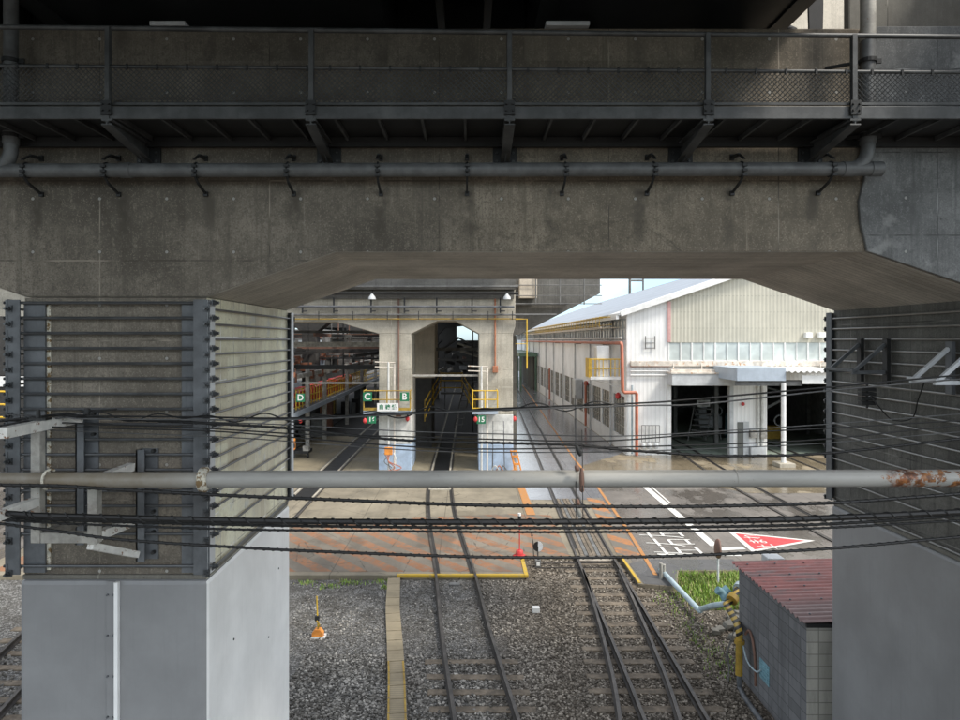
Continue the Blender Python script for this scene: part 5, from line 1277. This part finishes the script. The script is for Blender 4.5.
for k in range(16):
    x = rg.uniform(-16, -10.4); y = rg.uniform(42, 64); h_ = rg.uniform(.4, 1.1)
    MB().box((x, y, 4.4), (x + rg.uniform(.4, 1.0), y + rg.uniform(.6, 1.6), 4.4 + h_)).build('equipment_box', rg.choice(('steel_black', 'terra_dk', 'int_grey', 'terra_dk', 'canopy_blue')), t, bevel=.03)
t = thing('under_platform_stores', (-11, 50, 0), 'dark stores, posts and racks standing under the raised platform', 'stores')
for k in range(26):
    x = rg.uniform(-15, -10.2); y = rg.uniform(41, 66); h_ = rg.uniform(.5, 2.2)
    MB().box((x, y, 0), (x + rg.uniform(.15, .9), y + rg.uniform(.15, .8), h_)).build('rack', rg.choice(('steel_black', 'int_grey', 'interior', 'yellow_dk', 'terra_dk')), t)
t = thing('shed_machinery', (-1, 60, 0), 'dark machinery and pipework filling the depth of the middle bay', 'machinery')
for k in range(34):
    x = rg.uniform(-3.6, 1.4); y = rg.uniform(50, 72); z = rg.uniform(2.4, 6.6)
    if abs(x + 1.35) < .9 and z < 3.4: continue
    MB().beam((x, y, z), (x + rg.uniform(-.9, .9), y + rg.uniform(-1, 3), z + rg.uniform(-.5, .5)), rg.uniform(.08, .3), rg.uniform(.08, .4)).build('pipe', rg.choice(('int_grey', 'steel_black', 'galv', 'brown', 'interior')), t)
# train-like carriage side deep in the left bay
t = thing('railcar', (-16, 58, 0), 'dim pale railcar end with windows deep in the left bay', 'railcar')
MB().prism([(-17.5, 3.6), (-13.2, 3.6), (-13.2, 7.3), (-13.8, 7.8), (-16.9, 7.8), (-17.5, 7.3)], 'y', 62, 80).build('body', 'int_grey', t, bevel=.1)
for x in (-17, -15.8, -14.5): MB().box((x, 61.95, 5.6), (x + .9, 61.99, 6.8)).build('window', 'glass_blue', t)
o = MB().prism([(-9.2, 5.6), (-7.2, 5.9), (-7.2, 5.7), (-9.2, 5.4)], 'y', 55, 64).build('lean_to_roof', 'white'); tag(o, 'small white sloping roof sheet in the left bay', 'roof')
t = thing('work_trolley', (-8.9, 40, 0), 'small dark trolley with orange box beside left bay platform post', 'trolley')
MB().box((-10.2, 38.3, .25), (-9.2, 39.3, .42)).build('bed', 'steel_black', t)
for dx in (0, .8): MB().cyl((-10.1 + dx, 38.4, .12), (-10.0 + dx, 38.4, .12), .12, 12).build('wheel', 'black', t)
MB().cyl((-9.3, 38.4, .4), (-9.3, 38.4, 1.5), .03, 6).build('handle', 'int_grey', t); MB().box((-9.5, 38.2, .42), (-9.15, 38.5, .7)).build('crate', 'galv', t)
t = thing('control_post', (-9.55, 35.8, 0), 'post with orange switch box just right of the near left pier edge', 'control post')
MB().cyl((-9.55, 35.8, 0), (-9.55, 35.8, 5.2), .08, 10).build('pole', 'offwhite', t, smooth=True); MB().box((-9.75, 35.6, .9), (-9.3, 35.9, 1.5)).build('switch_box', 'orange', t, bevel=.03); MB().box((-9.75, 35.6, 4.8), (-9.3, 35.9, 5.3)).build('upper_box', 'terracotta', t, bevel=.03)

# far viaduct deck over the bent; unseen overhang added to shade its face
o = MB().box((-34, 33.3, 11.5), (2.6, 39, 12.3)).build('viaduct_deck', 'steel_girder'); tag(o, 'dark deck above the far crossbeam', 'viaduct deck')

# cantilevered bent right of the far column, behind
t = thing('cantilever_pier_head', (5.5, 43, 7), 'dark concrete cantilever with railings above the wet track paving', 'pier head')
MB().prism([(2.6, 7.0), (3.3, 7.15), (8.35, 9.75), (8.35, 11.6), (2.6, 11.6)], 'y', 42, 45).build('cantilever', 'c_dark', t, bevel=.03)
MB().box((2.6, 45.02, 0), (3.3, 47, 7.1)).build('support', 'c_shade', t)
MB().box((2.6, 41.2, 9.0), (6.2, 41.9, 9.08)).build('gantry_floor', 'int_grey', t)
for z in (9.05, 9.55, 10.2): MB().cyl((2.6, 41.2, z), (8.3, 41.2, z), .028, 6).build('rail', 'int_grey', t)
for x in np.arange(2.7, 8.4, 1.5): MB().cyl((x, 41.2, 9.0), (x, 41.2, 10.9), .04, 6).build('stanchion', 'int_grey', t)
MB().box((3.2, 41.3, 9.4), (4.3, 41.9, 10.6)).build('equipment_box', 'c_cream', t, bevel=.03)

# ================================================================== WHITE WORKSHOP BUILDING
BX, BY = 9.38, 39.3; SC = BY / F
bx = lambda px: (px - 468) * SC
bz = lambda py: H - (py - 340) * SC
RX, RZ = 25.4, 13.9; EZ = 8.42; BYE = 130
t = thing('workshop_building', (25, 80, 0), 'large white gabled workshop with open doorways and beige gable cladding', 'workshop')
def front(poly, name, mat, y=BY, th=.2): 
    return MB().prism(poly, 'y', y, y + th).build(name, mat, t)
x_d0, x_d1, x_e0, x_e1 = bx(669), bx(729), bx(767), bx(830); zd = bz(384); ze = bz(380)
slope = (RZ - EZ) / (RX - BX)
rk = lambda x: EZ + (x - BX) * slope if x < RX else EZ + (2 * RX - x - BX) * slope
XE = 2 * RX - BX
front([(BX, 0), (x_d0, 0), (x_d0, rk(x_d0) - .02), (BX, EZ - .02)], 'white_wall', 'siding')
front([(x_d0, zd), (x_d1, zd), (x_d1, bz(360)), (x_d0, bz(360))], 'lintel_wall', 'siding')
front([(x_d1, 0), (x_e0, 0), (x_e0, bz(360)), (x_d1, bz(360))], 'white_wall', 'siding')
front([(x_e0, ze), (x_e1, ze), (x_e1, bz(360)), (x_e0, bz(360))], 'lintel_wall', 'siding')
front([(x_e1, 0), (XE, 0), (XE, EZ), (x_e1, bz(360))], 'white_wall', 'siding')
front([(x_d0, bz(342.5)), (RX, bz(342.5)), (XE, bz(342.5)), (XE, EZ - .1), (RX, RZ - .05), (x_d0, rk(x_d0) - .02)], 'gable_cladding', 'beige', BY - .03, .2)
MB().box((x_d0 - .1, BY - .1, bz(342)), (x_d0 + .08, BY - .04, rk(x_d0) - .2)).build('corner_flashing', m_paint('faded pink flashing', (.62, .36, .34), .6, 0, .2), t)
# window band
wx = x_d0
k = 0
while wx < bx(900):
    x1 = wx + 11.6 * SC
    w_ = MB()
    w_.box((wx + .02, BY + .02, bz(360)), (x1 - .02, BY + .10, bz(342.6))); wo = w_.build('window', 'glass_pale', t)
    b = MB(); b.box((wx - .025 - .03 * (k % 2 == 0), BY - .03, bz(360)), (wx + .025, BY + .02, bz(342.6))); b.build('frame', 'white', wo)
    wx = x1; k += 1
# rusty ledge
MB().box((bx(630), BY - .25, bz(366)), (bx(900), BY - .04, bz(361))).build('ledge', 'rusty', t, bevel=.01)
MB().box((x_d0, BY - .45, bz(371.8)), (bx(900), BY - .26, bz(369))).build('ledge', 'rusty', t, bevel=.01)
for px in (672, 700, 736, 760, 790, 818): MB().beam((bx(px), BY - .35, bz(371)), (bx(px), BY - .2, bz(361)), .05, .05).build('stay', 'rusty', t)
# canopies
yc = BY - 1.0
MB().box((bx(667), yc, bz(384.6)), (bx(740), BY - .03, bz(373))).build('canopy', 'canopy', t, bevel=.02)
MB().box((bx(666), yc - .05, bz(373)), (bx(740.5), BY - .03, bz(371.6))).build('canopy_cap', 'rusty', t)
yc2 = BY - 3.6
P2 = lambda px: (px - 468) * yc2 / F
zc2 = lambda py: H - (py - 340) * yc2 / F
can = thing('porch_canopy', (18, yc2, 0), 'blue grey porch canopy on a white post before the second doorway', 'canopy')
MB().box((P2(737), yc2, zc2(381)), (P2(786), BY - .06, zc2(368))).build('canopy_fascia', 'canopy_blue', can, bevel=.02)
b = MB(); n_ = 120; xa, xb = P2(786) + .02, P2(845)
vs = []; fs = []
for i in range(n_ + 1):
    x = xa + (xb - xa) * i / n_; z = zc2(371.5) + .045 * math.sin(2 * math.pi * (x - xa) / .32)
    vs += [(x, yc2 - .15, z), (x, BY - .06, z + .12), (x, yc2 - .15, z - .02), (x, BY - .06, z + .10)]
for i in range(n_): a = i * 4; c = a + 4; fs += [(a, c, c + 1, a + 1), (a + 2, a + 3, c + 3, c + 2), (a, a + 2, c + 2, c)]
b.add(vs, fs); b.build('corrugated_sheet', 'white', can, smooth=True)
MB().box((P2(803), yc2 + .05, zc2(384)), (P2(845), yc2 + .15, zc2(375.5))).build('beam', 'white', can)
MB().box((P2(737), yc2 + .2, zc2(386)), (P2(804), yc2 + .3, zc2(381.3))).build('beam', 'int_grey', can)
xp = (787.5 - 468) * 35.3 / F
MB().cyl((xp, 35.75, .2), (xp, 35.75, zc2(383.5)), .125, 16).build('post', 'white', can, smooth=True)
MB().box((xp - .4, 35.3, 0), (xp + .45, 36.2, .22)).build('post_base', 'c_far', can, bevel=.02)
xp2 = (829 - 468) * 39 / F
MB().cyl((xp2, 39.0, 0), (xp2, 39.0, 3.9), .11, 14).build('post', 'white', can, smooth=True)
# door jambs, rail pipes, pier details
for x in (x_d0 - .12, x_d1 + .0): MB().box((x, BY - .12, 0), (x + .22, BY - .005, zd)).build('door_jamb', 'white' if x < x_d1 else 'canopy', t)
MB().box((bx(737.5), BY - .06, .02), (bx(747.5), BY - .004, bz(422))).build('small_door', 'glass_dark', t)
MB().box((bx(743), BY - .085, .02), (bx(748.3), BY - .063, bz(421.5))).build('small_door', 'canopy', t)
for px0, px1, py0, py1, mt in ((749, 755, 430, 437, 'galv'), (759, 765, 429, 438, 'galv'), (749, 764, 446, 454, 'canopy')): MB().box((bx(px0), BY - .3, bz(py1)), (bx(px1), BY - .004, bz(py0))).build('meter_box', mt, t, bevel=.02)
for px in (757.5, 761.5): MB().cyl((bx(px), BY - .1, .1), (bx(px), BY - .1, bz(386)), .09, 10).build('downpipe', 'offwhite', t, smooth=True)
MB().lathe((bx(742.5), BY - .08, bz(404)), [(.02, -.1), (.1, -.05), (.1, .08), (.02, .12)], 10).build('alarm_bell', 'red', t)
for px in (803, 816): MB().box((bx(px), BY - .35, bz(338)), (bx(px + 7), BY - .04, bz(332.5))).build('vent_hood', 'white', t, bevel=.04)
b = MB()
for dx in (0, .55): b.beam((bx(645) + dx, BY - .12, bz(349)), (bx(645) + dx, BY - .12, bz(336)), .05, .05)
for z in (338, 343, 348): b.beam((bx(645), BY - .12, bz(z)), (bx(645) + .55, BY - .12, bz(z)), .04, .04)
b.build('wall_ladder', 'int_grey', t)
b = MB()
for k_ in range(6): b.beam((bx(641) + k_ * .21, BY - .15, .8), (bx(641) + k_ * .21, BY - .15, bz(425)), .03, .03)
b.beam((bx(641), BY - .15, bz(425)), (bx(641) + 1.05, BY - .15, bz(425)), .03, .03); b.beam((bx(641), BY - .15, .8), (bx(641) + 1.05, BY - .15, .8), .03, .03)
b.build('window_grille', 'int_grey', t)
b = MB()
for px in (642, 648, 655): b.lathe((bx(px), BY - .25, bz(448)), [(.12, 0), (.17, .12), (.12, .3), (.05, .36)], 10)
b.build('gas_bottle', 'canopy', t)
for py in (366, 371, 375): MB().cyl((bx(630), BY - .12, bz(py)), (x_d0, BY - .12, bz(py)), .04, 8).build('wall_pipe', 'redpipe' if py == 366 else 'white', t)
MB().cyl((bx(631.5), BY - .15, .1), (bx(631.5), BY - .15, bz(385)), .06, 8).build('wall_pipe', 'bluepipe', t)
# side wall, roof
MB().box((BX, BY + .21, 3.4), (BX + .2, BYE, 6.8)).build('side_wall', 'siding_y', t)
MB().box((BX, BY + .21, 0), (BX + .2, BYE, .95)).build('side_wall', 'siding_y', t)
MB().box((BX, BY + .21, 8.1), (BX + .2, BYE, EZ - .02)).build('side_wall', 'siding_y', t)
MB().box((BX + .25, BY + .21, .95), (BX + .3, BYE, 8.1)).build('inner_lining', 'mid_int', t)
y = BY + .3
kk = 0
while y < 118:
    y2 = y + 3.6
    w_ = MB().box((BX + .06, y + .25, .96), (BX + .1, y2 - .25, 3.38)).build('side_window', 'glass_dark', t)
    b = MB()
    for q_ in range(1, 4): yy = y + .25 + (y2 - y - .5) * q_ / 4; b.box((BX + .02, yy - .03, .96), (BX + .058, yy + .03, 3.38))
    for z in (1.55, 2.15, 2.75): b.box((BX + .03, y + .25, z - .02), (BX + .057, y2 - .25, z + .02))
    b.build('muntins', 'galv', w_)
    MB().box((BX + .002, y - .25, .955), (BX + .198, y + .25, 3.395)).build('wall_pillar', 'siding_y', t)
    w_ = MB().box((BX + .06, y + .1, 6.82), (BX + .1, y2 - .1, 8.08)).build('clerestory_window', 'glass_blue', t)
    b = MB()
    for q_ in range(0, 4): yy = y + .1 + (y2 - y - .2) * q_ / 4; b.box((BX + .0, yy - .035, 6.82), (BX + .058, yy + .035, 8.08))
    b.box((BX + .01, y + .1, 7.42), (BX + .057, y2 - .1, 7.48))
    b.build('muntins', 'canopy', w_)
    if kk % 2 == 1: MB().cyl((BX - .12, y, 0), (BX - .12, y, 8.2), .07, 8).build('downpipe', 'canopy', t, smooth=True)
    y = y2; kk += 1
MB().box((RX, BY + .3, .02), (RX + .3, BYE, 9)).build('inner_wall', 'mid_int', t)
MB().box((BX + .3, 66, .02), (RX, 66.3, 8.1)).build('inner_wall', 'mid_int', t)
struct(MB().sheet([(BX + .3, BY + .1, .012), (RX, BY + .1, .012), (RX, 66, .012), (BX + .3, 66, .012)]).build('workshop_floor', 'shop_floor'))
MB().box((BX + .35, BY + .25, 8.12), (RX, 66, 8.2)).build('ceiling', 'mid_int', t)
ov = BX - .55
def roofside(xa, za, xb, zb, y0, y1, name, mat, th=.15): return MB().prism([(xa, za), (xb, zb), (xb, zb + th), (xa, za + th)], 'y', y0, y1).build(name, mat, t)
roofside(ov, EZ - .55 * slope, RX, RZ, BY - .35, BY + 2.6, 'verge_roof', 'white')
roofside(ov, EZ - .55 * slope - .02, RX, RZ - .02, BY + 2.6, BYE, 'roof', 'roof_metal')
roofside(2 * RX - ov, EZ - .55 * slope, RX, RZ, BY - .35, BYE, 'roof', 'roof_metal')
MB().beam((ov + .1, BY - .38, EZ - .62 * slope + .12), (RX, BY - .38, RZ - .02), .06, .3, up=(0, 0, 1)).build('bargeboard', 'white', t)
for f in ():
    xa = BX + (RX - BX) * f; MB().prism([(xa, rk(xa) + .135), (xa + 1.0, rk(xa + 1.0) + .135), (xa + 1.0, rk(xa + 1.0) + .16), (xa, rk(xa) + .16)], 'y', BY + 3, BYE - 1).build('roof_light', 'canopy', t)
MB().box((ov - .15, BY - .3, EZ - .4), (ov + .02, BYE, EZ - .2)).build('gutter', 'white', t)
# yellow eaves walkway
ew = thing('eaves_walkway', (8.6, 60, 7.6), 'yellow brown scaffold walkway under the white building eaves', 'walkway')
for z in (7.75, 8.15): 
    for x in (8.0, 8.75): MB().cyl((x, 40.5, z), (x, 95, z), .035, 6).build('rail', 'yellow_dk', ew)
for y in np.arange(40.5, 80, 1.1): MB().tube([(8.0, y, 7.6), (8.0, y, 8.2), (9.2, y, 8.2)], .03, 6).build('stay', 'yellow_dk', ew)
for xx in (8.1, 8.5, 8.9, 9.25): MB().box((xx - .04, 40.5, 7.55), (xx + .04, 95, 7.6)).build('runner', 'rusty', ew)
# red main along wall
t2 = thing('red_main', (9.1, 60, 0), 'red oxide pipe along the white building, dropping at its corner', 'pipe')
zr = 6.62
MB().tube([(8.98, 110, zr), (8.98, BY - .35, zr), (9.0, BY - .4, zr - .15), (9.05, BY - .4, bz(392) + .1), (9.15, BY - .4, bz(392)), (bx(634), BY - .4, bz(392)), (bx(635), BY - .4, bz(393)), (bx(635), BY - .4, .05)], .10, 12).build('pipe_run', 'redpipe', t2, smooth=True)
MB().cyl((8.98, 110, zr + .3), (8.98, BY - .4, zr + .3), .05, 8).build('upper_pipe', 'white', t2, smooth=True)
for yy in (44, 55, 68, 84): MB().beam((8.9, yy, zr - .12), (BX, yy, zr - .12), .06, .06).build('support', 'int_grey', t2)
# air conditioner platform
ac = thing('service_platform', (8.4, 41, 4.6), 'yellow railed service platform on the white building side wall', 'platform')
MB().box((7.35, 39.9, 4.42), (9.36, 41.4, 4.6)).build('floor', 'white', ac, bevel=.01)
for x in (7.5, 9.1): MB().beam((x, 40.6, 4.4), (9.36, 40.6, 3.9), .06, .06).build('brace', 'white', ac)
for z in (5.1, 5.65): MB().tube([(7.38, 41.3, z), (7.38, 39.93, z), (9.3, 39.93, z)], .035, 8).build('rail', 'yellow', ac)
for x in np.linspace(7.4, 9.3, 9): MB().cyl((x, 39.93, 4.6), (x, 39.93, 5.65), .026, 6).build('baluster', 'yellow', ac)
MB().box((7.28, 39.95, 4.55), (7.36, 41.2, 5.7)).build('side_panel', 'yellow', ac)
b = MB().box((7.75, 40.0, 4.61), (8.5, 40.8, 6.45)).build('air_conditioner', 'white', bevel=.04); tag(b, 'white upright air conditioning cabinet on the yellow service platform', 'air conditioner')
# wall lamps along side wall
for i, (px, py) in enumerate(((586, 383.5), (618, 396))):
    Yq = 9.25 * F / (px - 468); c = P(px, py, Yq)
    o = MB().lathe(c, [(.03, -.2), (.16, -.1), (.16, .12), (.05, .22)], 12).build('warning_lamp', 'red', smooth=True); tag(o, ('small red lamp halfway along the white building side wall', 'small red lamp near the white building corner')[i], 'lamp')
for i, yy in enumerate((52.0, 75.0)):
    o = MB().cyl((9.2, yy, .1), (9.2, yy, 3.6), .09, 8).build('standpipe', 'redpipe', smooth=True); tag(o, ('nearer', 'farther')[i] + ' red standpipe against the white building side windows', 'pipe')
o = MB().box((8.7, 54, 2.0), (9.3, 55.5, 3.6)).build('wall_cabinet', 'canopy', bevel=.04); tag(o, 'grey metal cabinet mounted low on the white building side wall', 'cabinet')
# green annex at the far end
t = thing('annex', (6, 100, 0), 'green framed annex at the far end of the wet paving', 'annex')
MB().box((6.8, 88, 4.6), (9.2, 116, 5.1)).build('roof', 'green_dk', t)
for y in (88.3, 94, 100, 108): 
    for x in (7.0, 9.0): MB().box((x - .12, y - .12, 0), (x + .12, y + .12, 4.6)).build('post', 'green_dk', t)
MB().box((8.9, 90, 0), (9.1, 115, 4.5)).build('dark_wall', 'interior', t)
# inside workshop
for i, (px, yy, tp) in enumerate(((675, 47, 390), (716, 44, 386), (808, 48, 390))):
    x = (px - 468) * yy / F; o = MB().box((x - .12, yy - .12, 0), (x + .12, yy + .12, 8.7)).build('steel_column', 'int_grey'); tag(o, ('slim column at the left inside the first workshop doorway', 'slim column at the right inside the first workshop doorway', 'slim column inside the second workshop doorway')[i], 'column')
t = thing('step_ladder', (14.5, 45, 0), 'rolling step ladder with white plate inside the first workshop doorway', 'step ladder')
xs_ = (701 - 468) * 45 / F
for dx in (-.6, .6): MB().beam((xs_ + dx - .3, 45, 0), (xs_ + dx + .15, 45, 2.4), .06, .06).build('rail', 'int_grey', t); MB().beam((xs_ + dx + .9, 45.3, 0), (xs_ + dx + .2, 45.3, 2.4), .05, .05).build('leg', 'int_grey', t)
for k_ in range(6): MB().box((xs_ - .75 + k_ * .08, 44.9, .3 + k_ * .36), (xs_ + .5 + k_ * .08, 45.3, .36 + k_ * .36)).build('tread', 'int_grey', t)
MB().box((xs_ - .3, 44.85, 2.3), (xs_ + .55, 44.9, 2.75)).build('plate', 'white', t)
MB().box((xs_ - .2, 44.84, 2.42), (xs_ + .45, 44.848, 2.62)).build('plate_panel', 'int_grey', t)
def machine(x, y, lb, mat):
    t = thing('machine', (x, y, 0), lb, 'machine')
    MB().box((x - .9, y - .5, 0), (x + .9, y + .5, .9)).build('bed', mat, t, bevel=.06); MB().cyl((x - .5, y, .9), (x - .5, y, 1.9), .35, 16).build('head', 'canopy', t, smooth=True)
    MB().beam((x - .6, y, 1.9), (x + .8, y, 2.6), .15, .15).build('arm', 'canopy', t); MB().tube([(x + .5 + .35 * math.cos(a), y - .55, 1.3 + .35 * math.sin(a)) for a in np.linspace(0, 6.28, 18)], .05, 6).build('hand_wheel', 'canopy', t)
machine(20.8, 46, 'yellowish machine with hand wheel inside the second workshop doorway', 'yellow_dk')
machine(18.8, 52, 'pale machine behind the yellowish one inside the second workshop doorway', 'canopy')
o = MB().lathe((18.2, 46, 0), [(.35, 0), (.4, .3), (.4, 1.5), (.35, 1.7)], 16).build('tank', 'teal', smooth=True); tag(o, 'pale teal drum inside the second workshop doorway', 'drum')
for i, (xa, za, xb, zb) in enumerate(((17.8, 4.2, 20.5, 1.8), (19.5, 3.9, 22, 3.2))):
    o = MB().cyl((xa, 47, za), (xb, 47, zb), .07, 8).build('hanging_pipe', 'canopy', smooth=True); tag(o, ('steep', 'gently sloping')[i] + ' pale pipe inside the second workshop doorway', 'pipe')
# far antenna mast in the sky gap
t = thing('mast', (35, 150, 0), 'thin grey mast against the sky above the roof', 'mast')
MB().cyl((36.5, 150, 0), (36.5, 150, 24), .3, 8).build('pole', 'int_grey', t); MB().cyl((39.5, 150, 0), (39.5, 150, 24), .2, 8).build('pole', 'int_grey', t); MB().box((36.5, 149.9, 20), (39.5, 150.1, 20.4)).build('crossbar', 'int_grey', t)
# left background: office block edge behind left pier
t = thing('depot_wall', (-26, 33, 0), 'dark depot wall with pale band left of the near left pier', 'wall')
MB().box((-40, 33, 0), (-19.5, 34, 5.0)).build('lower_wall', 'interior', t); MB().box((-40, 32.9, 4.5), (-19.5, 33.4, 5.0)).build('pale_band', 'white', t); MB().box((-40, 33.5, 5.02), (-19.5, 34.5, 8)).build('upper_wall', 'interior', t)
t = thing('stair_railing', (-23, 31, 3), 'yellow stair railing at the left picture edge', 'railing')
for z in (3.2, 3.8, 4.4): MB().cyl((-28, 31, z), (-21.6, 31, z), .05, 6).build('rail', 'yellow', t)
for x in np.arange(-27.5, -21.5, .8): MB().cyl((x, 31, 2.9), (x, 31, 4.4), .05, 6).build('upright', 'yellow', t)
